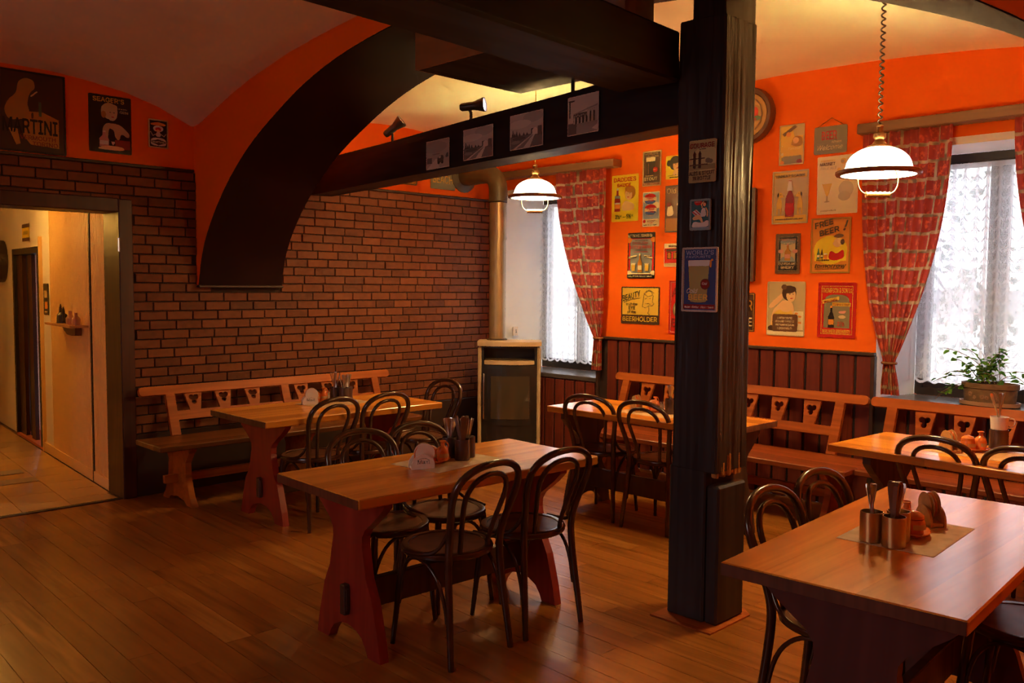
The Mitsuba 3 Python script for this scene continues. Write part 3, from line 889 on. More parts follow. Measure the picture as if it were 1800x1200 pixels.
LAMP, BULB = 85.0, 700.0
LAMPC = (1.0, .65, .25)
pendant('lit glass pendant lamp hanging beside the stove window', -1.22, -1.78, 2.292, 3.15, False)
pendant('lit glass pendant lamp on a coiled cord in front of the right curtain', -1.60, -4.635, 2.20, 3.13, True)


pendant('unseen glass pendant lamp added to warm the left bay', -6.9, -4.9, 2.2, 3.0, True, .06)  # dim unseen lamp, added to warm the floor on the left
pendant('unseen glass pendant lamp added behind the camera as fill light', -4.4, -7.6, 2.2, 3.0, True, .03)  # added unseen fill lamp for the side behind the camera


def spot(label, q, z0, dirv, lit):
    k = thing('spotlight', label, 'spotlight')
    d = np.array(dirv, float)
    d /= np.linalg.norm(d)
    c = np.array([q[0], q[1], z0 + .115])
    a = np.cross(d, [0, 0, 1.])
    a /= np.linalg.norm(a)
    b = np.cross(d, a)
    can = lathe([(0, -.075), (.018, -.075), (.026, -.062), (.027, .02), (.034, .045), (.046, .085), (.047, .094), (.043, .094), (.030, .04), (.026, .03), (0, .03)], 24)
    part(k, 'lamp_head', xf_axes(can, a, -b, d, c), 'm_spotlamp', 40)
    part(k, 'arm', tube([(q[0], q[1], z0), (q[0], q[1], z0 + .07), tuple(c - d * .02)], .010, 8), 'm_spotlamp', True)
    part(k, 'foot', cyl(.03, z0 - .008, z0 + .012, q, 16), 'm_spotlamp', 30)
    ln = part(k, 'lens', xf_axes(lathe([(0, .075), (.040, .075), (.036, .084), (.02, .092), (0, .095)], 20), a, -b, d, c), 'm_opal', 40)
    if lit:
        scene[ln]['emitter'] = {'type': 'area', 'radiance': {'type': 'rgb', 'value': [40, 36, 46]}}


pb = lambda s, o=.1: P0 + dv * s + nv * o
spot('unlit black spotlight tilted up on the beam, above the leftmost photograph', pb(2.93), 2.640, (.45, -.62, .6), False)
spot('lit black spotlight pointing right, on the beam above the photographs', pb(1.93), 2.655, (.52, -.85, .08), True)

# ---------------------------------------------------------------- window dressing: valances, curtains, lace
single('valance_board', 'brown wooden pelmet board over the stove window', 'pelmet', bx(-.13, -.0015, -1.67, -.13, 2.648, 2.715, .006), 'm_valance')
single('valance_board', 'brown wooden pelmet board over the flower window', 'pelmet', bx(-.13, -.0015, -5.45, -3.845, 2.672, 2.742, .006), 'm_valance')


def curtain(label, ytop0, ytop1, ztop, ytie, ztie, ybot, zbot, wtie, wbot, bow_, x0=-.075, flip=1):
    k = thing('curtain', label, 'curtain')
    nz, nu = 60, 90
    FW = 1.25
    V, UV = [], []
    for i in range(nz + 1):
        t = i / nz
        z = ztop + (zbot - ztop) * t
        tt = (ztop - ztie) / (ztop - zbot)
        if t < tt:
            q = t / tt
            e = q ** 1.9
            c0, c1 = ytop0 + (ytie - wtie - ytop0) * (e if bow_ == 0 else q ** 6), ytop1 + (ytie + wtie - ytop1) * (e if bow_ == 1 else q ** 3.0)
            if bow_ == 0:
                c0 = ytop0 + (ytie - wtie - ytop0) * (q ** 2.2)
                c1 = ytop1 + (ytie + wtie - ytop1) * (q ** 3.0)
            amp = .024 * (1 - .45 * q)
        else:
            q = (t - tt) / (1 - tt)
            w = wtie + (wbot - wtie) * min(1, q * 1.3) ** .8
            cc = ytie + (ybot - ytie) * q
            c0, c1 = cc - w, cc + w
            amp = .013 + .008 * q
        for j in range(nu + 1):
            u = j / nu
            y = c0 + (c1 - c0) * u
            ph = u * 2 * np.pi * 9 + .5 * math.sin(3 * u + t * 2)
            x = x0 - amp * math.sin(ph) - .012 * math.sin(ph * .37 + 1)
            y += .006 * math.cos(ph)
            V.append((x, y, z))
            UV.append((u * FW, ztop - z))
    F = []
    for i in range(nz):
        for j in range(nu):
            a = i * (nu + 1) + j
            F += [(a, a + 1, a + nu + 2), (a, a + nu + 2, a + nu + 1)]
    part(k, 'drape', trimesh.Trimesh(V, F, process=False), 'm_curtain', True, uv=np.array(UV))
    part(k, 'tieback', tube([(x0 - .03 * math.cos(a), ytie + (wtie + .012) * math.sin(a), ztie) for a in np.linspace(0, 2 * np.pi, 17)[:-1]], .010, 8, closed=True), 'm_rim', True)
    return k


curtain('brick-patterned red curtain gathered to the right of the stove window', -1.565, -.95, 2.65, -1.485, 1.13, -1.475, .84, .035, .045, 1)
curtain('brick-patterned red curtain behind the coiled-cord lamp, tied at the board wainscot', -4.475, -3.875, 2.675, -4.105, 1.085, -4.12, .865, .035, .062, 0)
curtain('brick-patterned red curtain cut off by the right edge of the photo', -5.42, -4.835, 2.675, -5.24, 1.085, -5.24, .865, .035, .06, 1)


def lace(label, y0, y1, z0, z1, x, seed):
    """real threads: upright ribbons in groups, chevron bands across them and a scalloped hem"""
    r = random.Random(seed)
    V, F = [], []

    def rib(P, w):
        P = np.asarray(P, float)
        d = np.gradient(P, axis=0)
        nrm = np.c_[-d[:, 1], d[:, 0]]
        nrm /= np.linalg.norm(nrm, axis=1, keepdims=True) + 1e-9
        o = len(V)
        for p, q in zip(P, nrm):
            for s in (-1, 1):
                yy, zz = p + q * w * s
                V.append((x + .012 * math.sin(yy * 46) + .006 * math.sin(yy * 17 + 1), yy, zz))
        for i in range(len(P) - 1):
            a = o + 2 * i
            F.extend([(a, a + 1, a + 3), (a, a + 3, a + 2)])
    y, k = y0, 0
    while y < y1:
        wide = (k % 11) in (4, 5, 6)
        rib([(y, z0 + .02 * abs(math.sin(y * 30))), (y, (z0 + z1) / 2), (y, z1)], .0031 if wide else .0017)
        y += .0068
        k += 1
    z = z0 + .03
    while z < z1:
        rib([(y0, z), (y1, z)], .0016)
        z += .0105
    yc = y0 + .035
    while yc < y1:
        z = z0 + .06
        while z < z1 - .05:
            rib([(yc - .028, z), (yc, z + .035), (yc + .028, z)], .0055)
            z += .072
        yc += .0748
    n = int((y1 - y0) / .09)
    hem = []
    for i in range(n * 8 + 1):
        yy = y0 + (y1 - y0) * i / (n * 8)
        hem.append((yy, z0 + .022 - .026 * abs(math.sin(math.pi * i / 8))))
    rib(hem, .010)
    rib([(y0, z1 - .012), (y1, z1 - .012)], .018)
    single('lace_curtain', label, 'lace curtain', trimesh.Trimesh(V, F, process=False), 'm_lace', kind=None)


lace('white lace curtain across the flower window', -5.10, -4.10, .93, 2.47, .405, 1)
lace('white lace curtain across the stove window', -1.33, -.32, .84, 2.42, .405, 2)

# ---------------------------------------------------------------- printed tin signs
C = dict(cream=(.88, .74, .42), yellow=(.92, .66, .03), gold=(.82, .52, .07), red=(.52, .02, .015), dred=(.22, .02, .015), black=(.012, .010, .010), blue=(.03, .07, .22), grey=(.22, .25, .24), white=(.78, .74, .66),
         skin=(.86, .54, .24), brown=(.13, .06, .03), dbrown=(.05, .025, .015), green=(.05, .12, .07), orange=(.80, .30, .04), amber=(.42, .17, .02), tan=(.58, .43, .21), grn=(.20, .17, .10), pink=(.65, .30, .22), lblue=(.25, .36, .42))
_txt = {}


def glyphs(s, bold):
    if (s, bold) not in _txt:
        m = meshkit.text_mesh(s, 1.0, .0003, bold)
        m.vertices[:, 0] -= m.bounds[0][0]
        _txt[(s, bold)] = (np.array(m.vertices), np.array(m.faces))
    return _txt[(s, bold)]


class Art:
    """flat print in a unit frame (x to the right, y up), scaled to W x H metres"""

    def __init__(s, W, H):
        s.W, s.H, s.L, s.X = W, H, [], []

    def poly(s, pts, c):
        p = pts if hasattr(pts, 'geom_type') else Polygon(pts)
        p = p.buffer(0).intersection(sbox(.0, .0, 1, 1))
        if not p.is_empty:
            s.L.append((affinity.scale(p, s.W, s.H, origin=(0, 0)), C.get(c, c)))
        return s

    def rect(s, x0, y0, x1, y1, c):
        return s.poly(sbox(x0, y0, x1, y1), c)

    def ell(s, cx, cy, rx, ry, c, rot=0):
        e = affinity.scale(Point(0, 0).buffer(1, 8), rx * s.W, ry * s.H)
        e = affinity.translate(affinity.rotate(e, rot, origin=(0, 0)), cx * s.W, cy * s.H)
        s.L.append((e.intersection(sbox(0, 0, s.W, s.H)), C.get(c, c)))
        return s

    def blob(s, pts, c, r=.03):
        q = np.asarray(pts, float)
        for _ in range(3):           # corner cutting
            n_ = np.roll(q, -1, 0)
            q = np.stack([q * .8 + n_ * .2, q * .2 + n_ * .8], 1).reshape(-1, 2)
        return s.poly(q, c)

    def line(s, pts, w, c):
        p = LineString([(x * s.W, y * s.H) for x, y in pts]).buffer(w * s.W / 2, 3)
        s.L.append((p, C.get(c, c)))
        return s

    def frame(s, m, w, c):
        a = sbox(m * s.W, m * s.W, s.W - m * s.W, s.H - m * s.W)
        s.L.append((a.difference(a.buffer(-w * s.W, join_style=2)), C.get(c, c)))
        return s

    def text(s, t, cx, y, h, w, c, bold=True, slant=0, rot=0):
        v, f = glyphs(t, bold)
        v = v.copy()
        wd = v[:, 0].max()
        v[:, 0] = (v[:, 0] / wd - .5) * w * s.W
        v[:, 1] *= h * s.H
        v[:, 0] += slant * v[:, 1]
        a = math.radians(rot)
        x, yy = v[:, 0].copy(), v[:, 1].copy()
        v[:, 0], v[:, 1] = x * math.cos(a) - yy * math.sin(a) + cx * s.W, x * math.sin(a) + yy * math.cos(a) + y * s.H
        s.X.append((v, f, C.get(c, c)))
        return s

    def small(s, x0, x1, y, h, c, seed=1):
        """a line of lettering too small to read in the photograph"""
        r = random.Random(seed)
        x = x0
        while x < x1:
            wd = r.uniform(.02, .05)
            s.rect(x, y, min(x + wd, x1), y + h * r.uniform(.7, 1), c)
            x += wd + .015
        return s

    def head(s, cx, cy, r, skin='skin', hair='dbrown', look=1):
        """a head in a few flat shapes; r in widths"""
        k = s.W / s.H
        s.ell(cx - .25 * r * look, cy + .25 * r * k, r * 1.15, r * 1.15 * k, hair)
        s.ell(cx + .08 * r * look, cy - .08 * r * k, r * .78, r * 1.0 * k, skin)
        s.ell(cx - .05 * r * look, cy + .72 * r * k, r * .95, r * .5 * k, hair, 14 * look)
        for e in (-.12, .42):
            s.ell(cx + e * r * look, cy + .08 * r * k, r * .11, r * .06 * k, 'dbrown')
        s.ell(cx + .2 * r * look, cy - .55 * r * k, r * .22, r * .09 * k, 'red')
        return s

    def bottle(s, cx, y0, w, h, c, lab='cream'):
        s.poly([(cx - w / 2, y0), (cx + w / 2, y0), (cx + w / 2, y0 + h * .5), (cx + w * .17, y0 + h * .72), (cx + w * .15, y0 + h), (cx - w * .15, y0 + h), (cx - w * .17, y0 + h * .72), (cx - w / 2, y0 + h * .5)], c)
        s.rect(cx - w * .46, y0 + h * .14, cx + w * .46, y0 + h * .38, lab)
        s.rect(cx - w * .16, y0 + h * .9, cx + w * .16, y0 + h, lab)
        return s

    def glass(s, cx, y0, w, h, c='gold', foam='cream'):
        s.poly([(cx - w * .38, y0), (cx + w * .38, y0), (cx + w / 2, y0 + h * .8), (cx - w / 2, y0 + h * .8)], c)
        s.poly([(cx - w * .5, y0 + h * .78), (cx + w * .5, y0 + h * .78), (cx + w * .52, y0 + h), (cx - w * .52, y0 + h)], foam)
        return s

    def meshes(s, z0):
        vs, fs, cs, n = [], [], [], 0
        z = z0
        for p, c in s.L:
            z += .00028
            for g in getattr(p, 'geoms', [p]):
                if g.geom_type != 'Polygon' or g.area < 1e-7:
                    continue
                try:
                    m = ext(g.simplify(.0004), .0003)
                except Exception:
                    continue
                v = np.array(m.vertices)
                v[:, 2] += z
                vs.append(v)
                fs.append(np.array(m.faces) + n)
                cs.append(np.tile([c], (len(v), 1)))
                n += len(v)
        pr = (np.vstack(vs), np.vstack(fs), np.vstack(cs)) if vs else None
        z += .0004
        tx = []
        for v, f, c in s.X:
            v = v.copy()
            v[:, 2] = v[:, 2] + z
            tx.append((v, f, np.tile([c], (len(v), 1))))
        return pr, tx


def orient(v, U, V, N, o):
    return np.asarray(v)[:, :1] * np.array(U) + np.asarray(v)[:, 1:2] * np.array(V) + np.asarray(v)[:, 2:3] * np.array(N) + np.array(o)


WALLW = ((0, -1, 0), (0, 0, 1), (-1, 0, 0))
WALLB = ((1, 0, 0), (0, 0, 1), (0, -1, 0))


def sign(label, W, H, origin, axes, base, art, rim=None, thick=.003, name='tin_sign', category='sign', mat='m_print', dome=0.0, radius=.008, tilt=0.0):
    U, V, N = axes
    if tilt:
        a = math.radians(tilt)
        U, V = tuple(np.array(U) * math.cos(a) + np.array(V) * math.sin(a)), tuple(np.array(V) * math.cos(a) - np.array(U) * math.sin(a))
    k = thing(name, label, category)
    pl = sbox(0, 0, W, H).buffer(-radius).buffer(radius, 4)
    m = ext(pl, thick)
    o = np.array(origin, float) + np.array(N) * .0015
    v = orient(m.vertices, U, V, N, o)
    base = C.get(base, base)
    part(k, 'panel', trimesh.Trimesh(v, m.faces, process=False), mat, color=np.tile([base], (len(v), 1)))
    if rim is not None:
        rw_ = .012 if W > .25 else .009
        ring = pl.difference(pl.buffer(-rw_))
        m = ext(ring, thick + .0045)
        v = orient(m.vertices, U, V, N, o)
        part(k, 'rim', trimesh.Trimesh(v, m.faces, process=False), mat, color=np.tile([C.get(rim, rim)], (len(v), 1)))
    pr, tx = art.meshes(thick)
    for nm, q in [('print', pr)] + [('lettering', t_) for t_ in tx]:
        if q is not None:
            part(k, nm, trimesh.Trimesh(orient(q[0], U, V, N, o), q[1], process=False), mat, color=q[2])
    return k


def signW(label, yl, yr, zb, zt, base, art, **k):
    a = Art(yl - yr, zt - zb)
    art(a)
    return sign(label, yl - yr, zt - zb, (0, yl, zb), WALLW, base, a, **k)


def signB(label, xl, xr, zb, zt, base, art, **k):
    a = Art(xr - xl, zt - zb)
    art(a)
    return sign(label, xr - xl, zt - zb, (xl, 0, zb), WALLB, base, a, **k)


def signP(label, yl, yr, zb, zt, base, art, **k):
    a = Art(yl - yr, zt - zb)
    art(a)
    return sign(label, yl - yr, zt - zb, (-2.699, yl, zb), WALLW, base, a, **k)


def a_daddies(a):
    a.text('DADDIES', .5, .855, .085, .84, 'red').text('SAUCE', .47, .745, .07, .52, 'red')
    a.bottle(.22, .22, .22, .5, 'dred', 'white').rect(.12, .50, .32, .56, 'lblue').rect(.12, .28, .32, .38, 'orange')
    a.blob([(.36, .30), (.50, .45), (.66, .42), (.86, .36), (.84, .24), (.45, .22)], 'skin')
    a.head(.66, .585, .17, 'skin', 'amber', -1)
    a.text('2½', .24, .06, .085, .17, 'black').text('d', .36, .10, .04, .05, 'black').line([(.44, .09), (.54, .10)], .015, 'black').text('5½', .66, .065, .085, .17, 'black').text('d', .79, .105, .04, .05, 'black')


def a_stout(a):
    a.rect(.06, .10, .94, .96, 'dbrown')
    a.text("WORLD'S", .5, .885, .05, .72, 'tan').small(.16, .86, .83, .03, 'tan', 4)
    a.poly([(.25, .28), (.62, .28), (.68, .70), (.2, .70)], 'black').poly([(.2, .70), (.68, .70), (.70, .82), (.18, .82)], 'cream').rect(.30, .35, .34, .66, 'brown')
    a.ell(.70, .46, .13, .075, 'red').text('Best', .70, .445, .03, .16, 'cream')
    a.small(.16, .6, .275, .04, 'tan', 6).text('STOUT', .48, .16, .085, .72, 'cream').rect(.05, .035, .95, .085, 'dred').small(.1, .9, .045, .025, 'tan', 2)


def a_cola(a):
    a.rect(.04, .22, .96, .97, 'lblue').ell(.2, .78, .2, .1, 'cream').ell(.8, .6, .22, .1, 'cream')
    for cx, cy, t in ((.45, .79, 8), (.48, .48, -4)):
        a.ell(cx, cy, .36, .165, 'cream').ell(cx, cy + .055, .33, .10, 'red').ell(cx, cy - .065, .31, .085, 'blue').rect(cx - .33, cy - .045, cx + .33, cy + .05, 'cream')
        a.text('Pepsi', cx, cy - .0, .06, .42, 'red', slant=.3, rot=t).text('Cola', cx + .03, cy - .075, .055, .36, 'red', slant=.3, rot=t)
    a.rect(.02, .02, .98, .21, 'cream').ell(.13, .16, .08, .05, 'red').text('BIG NICKEL', .58, .145, .035, .58, 'dred', slant=.2).text('DRINK', .5, .095, .032, .34, 'red').text('WORTH A DIME', .48, .03, .032, .82, 'black')


def a_girl(a):
    a.head(.55, .6, .26, 'skin', 'black', 1).blob([(.35, .12), (.42, .36), (.62, .36), (.9, .2), (.9, .12)], 'skin').ell(.16, .68, .10, .13, 'black').line([(.1, .14), (.9, .2)], .012, 'dbrown').small(.2, .8, .045, .05, 'dbrown', 3)


def dog(a, x, y, s, c='cream', f=1, dark='dbrown'):
    k = a.W / a.H
    q = lambda u, v: (x + u * s * f, y + v * s * k)
    a.blob([q(-.28, 0), q(.30, 0), q(.26, .55), q(.16, .95), q(-.10, 1.0), q(-.24, .6)], c, .01)
    for u in (-.2, .18):
        a.poly([q(u - .06, -.55), q(u + .07, -.55), q(u + .06, .1), q(u - .06, .1)], c)
    a.ell(*q(.06, 1.22), .26 * s, .26 * s * k, c).ell(*q(.30, 1.12), .16 * s, .11 * s * k, c).ell(*q(.44, 1.15), .05 * s, .04 * s * k, dark)
    a.poly([q(-.22, 1.25), q(-.06, 1.5), q(-.02, 1.2), q(-.14, 1.0)], dark).ell(*q(.14, 1.28), .045 * s, .04 * s * k, dark)


def a_oldj(a):
    a.rect(.03, .03, .97, .97, 'brown').rect(.03, .03, .97, .30, 'amber').text('Old J', .35, .83, .11, .56, 'cream', False)
    dog(a, .62, .33, .36, 'cream', -1)
    a.blob([(.06, .34), (.10, .56), (.3, .58), (.36, .36)], 'cream').ell(.16, .60, .09, .05, 'dred')


def a_notting(a):
    a.rect(.03, .14, .97, .985, 'black').text('NOTTING HILL BREWERY Co', .5, .90, .06, .9, 'cream')
    a.rect(.03, .085, .97, .875, 'red').rect(.10, .10, .90, .86, 'grey').ell(.05, .84, .10, .06, 'orange').ell(.95, .84, .10, .06, 'orange').ell(.05, .12, .10, .05, 'cream').ell(.95, .12, .1, .05, 'cream')
    a.small(.28, .76, .82, .02, 'dbrown', 9).text('ENGLISH', .5, .745, .055, .56, 'dred').text('BOTTLED BEERS', .5, .655, .06, .78, 'red').small(.3, .72, .61, .018, 'dbrown', 8).small(.25, .78, .57, .018, 'red', 4)
    a.blob([(.04, .43), (.36, .47), (.38, .52), (.06, .48)], 'cream').blob([(.62, .52), (.96, .47), (.96, .42), (.64, .47)], 'cream').small(.08, .34, .455, .02, 'dbrown', 3).small(.66, .92, .465, .02, 'dbrown', 5)
    a.bottle(.49, .13, .16, .41, 'amber', 'cream').glass(.25, .16, .15, .17, 'gold').glass(.75, .16, .15, .17, 'gold').rect(.12, .09, .88, .115, 'cream')
    a.rect(.03, .015, .97, .08, 'black').text('PORTLAND RD NOTTING HILL LONDON', .5, .03, .032, .88, 'cream')


def a_beauty(a):
    a.rect(.03, .25, .97, .97, 'gold').rect(.03, .03, .97, .25, 'dbrown')
    a.text('BEAUTY', .28, .68, .15, .48, 'dbrown', True, .15, 14).line([(.08, .58), (.28, .66), (.5, .70)], .012, 'dbrown')
    a.text('is in the', .29, .50, .075, .30, 'dbrown').text('EYE', .29, .39, .085, .17, 'dbrown').text('of the', .29, .285, .075, .23, 'dbrown')
    for pts in ([(.58, .58), (.6, .8), (.68, .9), (.78, .88), (.84, .76), (.82, .6)], [(.6, .82), (.7, .74), (.82, .78)], [(.58, .58), (.56, .48), (.64, .44), (.74, .5), (.82, .5)], [(.64, .55), (.72, .56), (.76, .54)], [(.82, .6), (.86, .56), (.82, .5)],
                [(.72, .5), (.74, .36), (.70, .3), (.75, .27), (.74, .22)], [(.64, .68), (.68, .70)], [(.74, .69), (.78, .70)], [(.66, .84), (.74, .92), (.86, .84)]):
        a.line(pts, .011, 'brown')
    a.text('BEERHOLDER', .5, .075, .125, .9, 'gold')


def a_pub(a):
    a.rect(.02, .02, .98, .98, 'cream').rect(.02, .16, .98, .80, 'red').rect(.1, .66, .9, .76, 'dbrown').text('PUB', .72, .675, .07, .2, 'cream')
    for x in (.14, .38, .62):
        a.rect(x, .34, x + .16, .62, 'black').rect(x + .02, .36, x + .14, .60, 'amber')
    a.rect(.84, .16, .96, .62, 'dbrown').rect(.02, .02, .98, .15, 'tan').small(.2, .9, .84, .09, 'brown', 5)


def a_red(a):
    a.frame(.05, .02, 'pink').text('ALES', .5, .70, .16, .78, 'dred').ell(.5, .46, .36, .20, 'grn').ell(.5, .46, .30, .165, 'tan').ell(.36, .46, .1, .06, 'yellow').text('BEER', .5, .14, .15, .78, 'dred').small(.2, .8, .92, .02, 'pink', 3)


def a_cards(a):
    a.poly([(.02, .98), (.5, .98), (.35, .72), (.02, .78)], 'gold').poly([(.5, .98), (.98, .98), (.98, .72), (.6, .7)], 'tan').poly([(.1, .78), (.6, .98), (.7, .93), (.2, .72)], 'brown')
    a.blob([(.1, .46), (.16, .7), (.34, .72), (.42, .55), (.36, .44)], 'gold').blob([(.44, .5), (.6, .72), (.9, .68), (.95, .48), (.7, .44)], 'amber').ell(.36, .76, .1, .06, 'orange').ell(.66, .6, .12, .08, 'skin')
    a.rect(.1, .02, .9, .22, 'grn').text('Finest', .6, .375, .06, .5, 'cream', False, .2).text('Cigars', .64, .29, .06, .45, 'gold', False, .2).bottle(.12, .2, .12, .3, 'gold', 'cream').ell(.12, .07, .09, .05, 'orange').ell(.82, .07, .11, .06, 'dred')


def a_beerw(a):
    a.text('BEER', .46, .52, .30, .46, 'red').text('Always', .68, .385, .085, .30, 'cream', False, .35).text('Welcome', .46, .15, .18, .78, 'cream', False, .35)


def a_magnet(a):
    a.text("JOHN SMITH'S", .26, .91, .028, .36, 'gold').text('MAGNET', .26, .84, .052, .38, 'brown').text('PALE ALE', .28, .775, .045, .40, (.58, .50, .36), slant=.2)
    a.ell(.64, .90, .07, .05, 'gold').ell(.62, .895, .045, .03, 'tan').ell(.54, .76, .05, .03, 'gold').poly([(.12, .54), (.38, .54), (.28, .32), (.23, .32)], 'gold').poly([(.11, .58), (.39, .58), (.38, .53), (.12, .53)], 'cream').rect(.235, .22, .275, .32, 'tan').ell(.255, .22, .07, .012, 'tan')
    a.ell(.72, .42, .18, .14, (.66, .54, .34)).ell(.68, .30, .15, .08, (.62, .50, .3)).small(.1, .5, .05, .03, 'tan', 7)


def a_dogs(a):
    a.rect(.05, .05, .95, .95, 'tan').rect(.05, .05, .95, .16, 'gold').rect(.05, .86, .95, .95, 'gold').text("TENNENT'S LAGER", .5, .875, .045, .82, 'dbrown')
    dog(a, .20, .29, .28, 'gold', 1)
    dog(a, .78, .29, .28, 'gold', -1)
    a.bottle(.5, .13, .24, .68, 'dred', 'red').ell(.5, .27, .13, .12, 'red').poly([(.42, .62), (.46, .8), (.54, .8), (.58, .62)], 'white').small(.12, .88, .075, .025, 'brown', 3)


def a_free(a):
    a.ell(.5, .42, .42, .26, 'yellow').rect(.1, .22, .9, .36, 'yellow')
    a.text('FREE', .34, .845, .10, .46, 'dbrown', True, .1, 13).text('BEER', .48, .71, .10, .50, 'dbrown', True, .1, 13).text('!', .84, .77, .17, .05, 'dbrown', True, .35)
    a.blob([(.44, .26), (.50, .42), (.66, .34), (.82, .44), (.86, .28), (.62, .22)], 'red').ell(.68, .55, .10, .085, 'skin').ell(.80, .56, .05, .05, 'dbrown').blob([(.56, .65), (.72, .63), (.84, .66), (.8, .70), (.66, .71)], 'brown').ell(.60, .53, .04, .03, 'skin')
    a.bottle(.20, .26, .07, .2, 'green', 'cream').bottle(.29, .27, .06, .17, 'dbrown', 'cream').glass(.39, .24, .09, .12, 'orange').small(.16, .5, .225, .03, 'dbrown', 4)
    a.text('tomorrow', .5, .10, .07, .78, 'dbrown', True, .3).line([(.12, .075), (.86, .085)], .010, 'dbrown')


def a_whisky(a):
    a.rect(.10, .06, .90, .94, 'black').frame(.11, .012, 'tan').rect(.2, .3, .8, .8, 'tan').ell(.5, .80, .32, .07, 'grey').text('TREMLETT & SON', .5, .83, .045, .66, 'pink').small(.3, .7, .755, .02, 'cream', 3)
    a.ell(.22, .56, .11, .05, 'pink').ell(.8, .56, .11, .05, 'pink').bottle(.5, .33, .24, .42, 'amber', 'pink').poly([(.14, .3), (.3, .42), (.7, .42), (.86, .3)], 'grey').bottle(.5, .33, .24, .42, 'amber', 'pink')
    a.rect(.14, .10, .86, .30, 'black').text('OLD HIGHLAND', .5, .22, .06, .7, 'cream').text('WHISKY', .5, .125, .065, .54, 'cream')


def a_coffee(a):
    a.rect(.02, .02, .98, .98, 'tan').rect(.70, .12, .98, .46, 'cream')
    for i in range(5):
        a.rect(.74 + .09 * (i % 2), .18 + .055 * i, .82 + .09 * (i % 2), .215 + .055 * i, 'orange')
    a.blob([(.02, .52), (.12, .62), (.44, .82), (.48, .76), (.36, .64), (.14, .50)], 'skin').blob([(.1, .1), (.14, .46), (.36, .62), (.44, .66), (.6, .66), (.72, .56), (.72, .3), (.4, .1)], 'skin')
    a.blob([(.12, .12), (.16, .40), (.34, .50), (.44, .44), (.58, .44), (.66, .50), (.7, .3), (.4, .1)], 'gold').head(.62, .76, .16, 'skin', 'dbrown', 1).ell(.45, .90, .07, .05, 'brown').ell(.15, .14, .11, .05, 'dbrown').rect(.02, .02, .98, .09, 'cream')
    a.poly(sbox(.2, .12, .78, .36).buffer(.04), 'brown')
    for i, t in enumerate(('I DRINK COFFEE', 'BECAUSE I NEED IT', 'AND WINE BECAUSE', 'I DESERVE IT')):
        a.text(t, .49, .315 - .064 * i, .034, .50 if i in (1, 2) else .40, 'cream')


def a_thompson(a):
    a.rect(.09, .06, .91, .94, 'red').frame(.09, .012, 'gold').blob([(.16, .18), (.16, .70), (.3, .78), (.7, .78), (.84, .70), (.84, .18)], 'grn').rect(.16, .18, .84, .3, 'grn')
    a.text('THOMPSON & SON Ld', .5, .815, .085, .76, 'gold').poly([(.12, .68), (.56, .75), (.56, .69), (.12, .61)], 'gold').text('WALMER', .34, .645, .04, .36, 'dred', True, 0, 9).poly([(.38, .64), (.86, .635), (.86, .57), (.38, .575)], 'gold').text('ALES & STOUT', .62, .585, .035, .44, 'dred')
    a.bottle(.36, .18, .16, .40, 'black', 'orange').blob([(.54, .48), (.76, .5), (.72, .44), (.58, .44)], 'pink').ell(.65, .38, .1, .03, 'tan').text('2/6', .62, .22, .07, .18, 'red').text('WALMER BREWERY', .5, .085, .065, .74, 'gold')


def a_dark(a):
    a.frame(.03, .03, 'amber').text('R', .82, .55, .26, .22, 'amber').text('E', .84, .14, .22, .16, 'cream').small(.1, .7, .60, .16, 'amber', 4).small(.12, .7, .18, .16, 'cream', 7)


signW('yellow tin sign reading DADDIES SAUCE with a curly-haired child and a bottle', -1.562, -1.858, 2.172, 2.582, 'yellow', a_daddies)
signW('dark tin sign with a glass of black beer and the word STOUT', -1.902, -2.096, 2.461, 2.760, 'tan', a_stout, rim='tan')
signW('narrow pale tin sign with two bottle caps, under the stout sign', -1.906, -2.086, 2.115, 2.414, 'cream', a_cola)
signW('small yellow sign with a dark-haired woman, half behind the post', -2.143, -2.34, 2.504, 2.70, 'yellow', a_girl)
signW('brown sign with dogs beginning Old J, half behind the post', -2.144, -2.40, 2.058, 2.45, 'dbrown', a_oldj)
signW('red, grey and black tin sign headed NOTTING HILL BREWERY', -1.753, -2.045, 1.67, 2.068, 'black', a_notting)
signW('yellow and black sign saying BEAUTY is in the EYE of the BEERHOLDER', -1.689, -2.104, 1.27, 1.596, 'dbrown', a_beauty)
signW('small picture of a red pub front, half behind the post', -2.141, -2.39, 1.768, 1.964, 'cream', a_pub)
signW('bright red tin sign with a round centre, half behind the post', -2.204, -2.48, 1.2, 1.653, 'red', a_red, rim='red')
signW('dark brown sign ending in R and E, peeping out right of the post', -2.81, -3.014, 1.252, 1.556, 'dbrown', a_dark)
signW('embossed golden tin sign with crowded pictures, top row beside the plaque', -3.19, -3.393, 2.524, 2.824, 'gold', a_cards, rim='tan')
ks = signW('grey-brown hanging sign saying BEER Always Welcome', -3.469, -3.72, 2.578, 2.777, (.16, .135, .09), a_beerw, radius=.014)
part(ks, 'hanging_wire', tube([(-.006, -3.495, 2.775), (-.004, -3.60, 2.835), (-.006, -3.695, 2.775)], .0016, 5), 'm_cord', True)
signW('pale bleached tin sign with the word MAGNET beside the lamp', -3.505, -3.812, 2.137, 2.557, 'cream', a_magnet, tilt=.6)
signW('golden tin sign with two dogs and a red bottle between them', -3.142, -3.437, 2.083, 2.482, 'gold', a_dogs, rim='tan')
signW('orange tin sign saying FREE BEER! tomorrow', -3.468, -3.772, 1.708, 2.113, 'orange', a_free, rim='amber')
signW('small brown tin sign reading OLD HIGHLAND WHISKY', -3.183, -3.384, 1.705, 2.008, 'brown', a_whisky, rim='brown')
signW('tin sign of a laughing woman with a text about coffee and wine', -3.123, -3.436, 1.232, 1.646, 'tan', a_coffee, rim='tan', radius=.012)
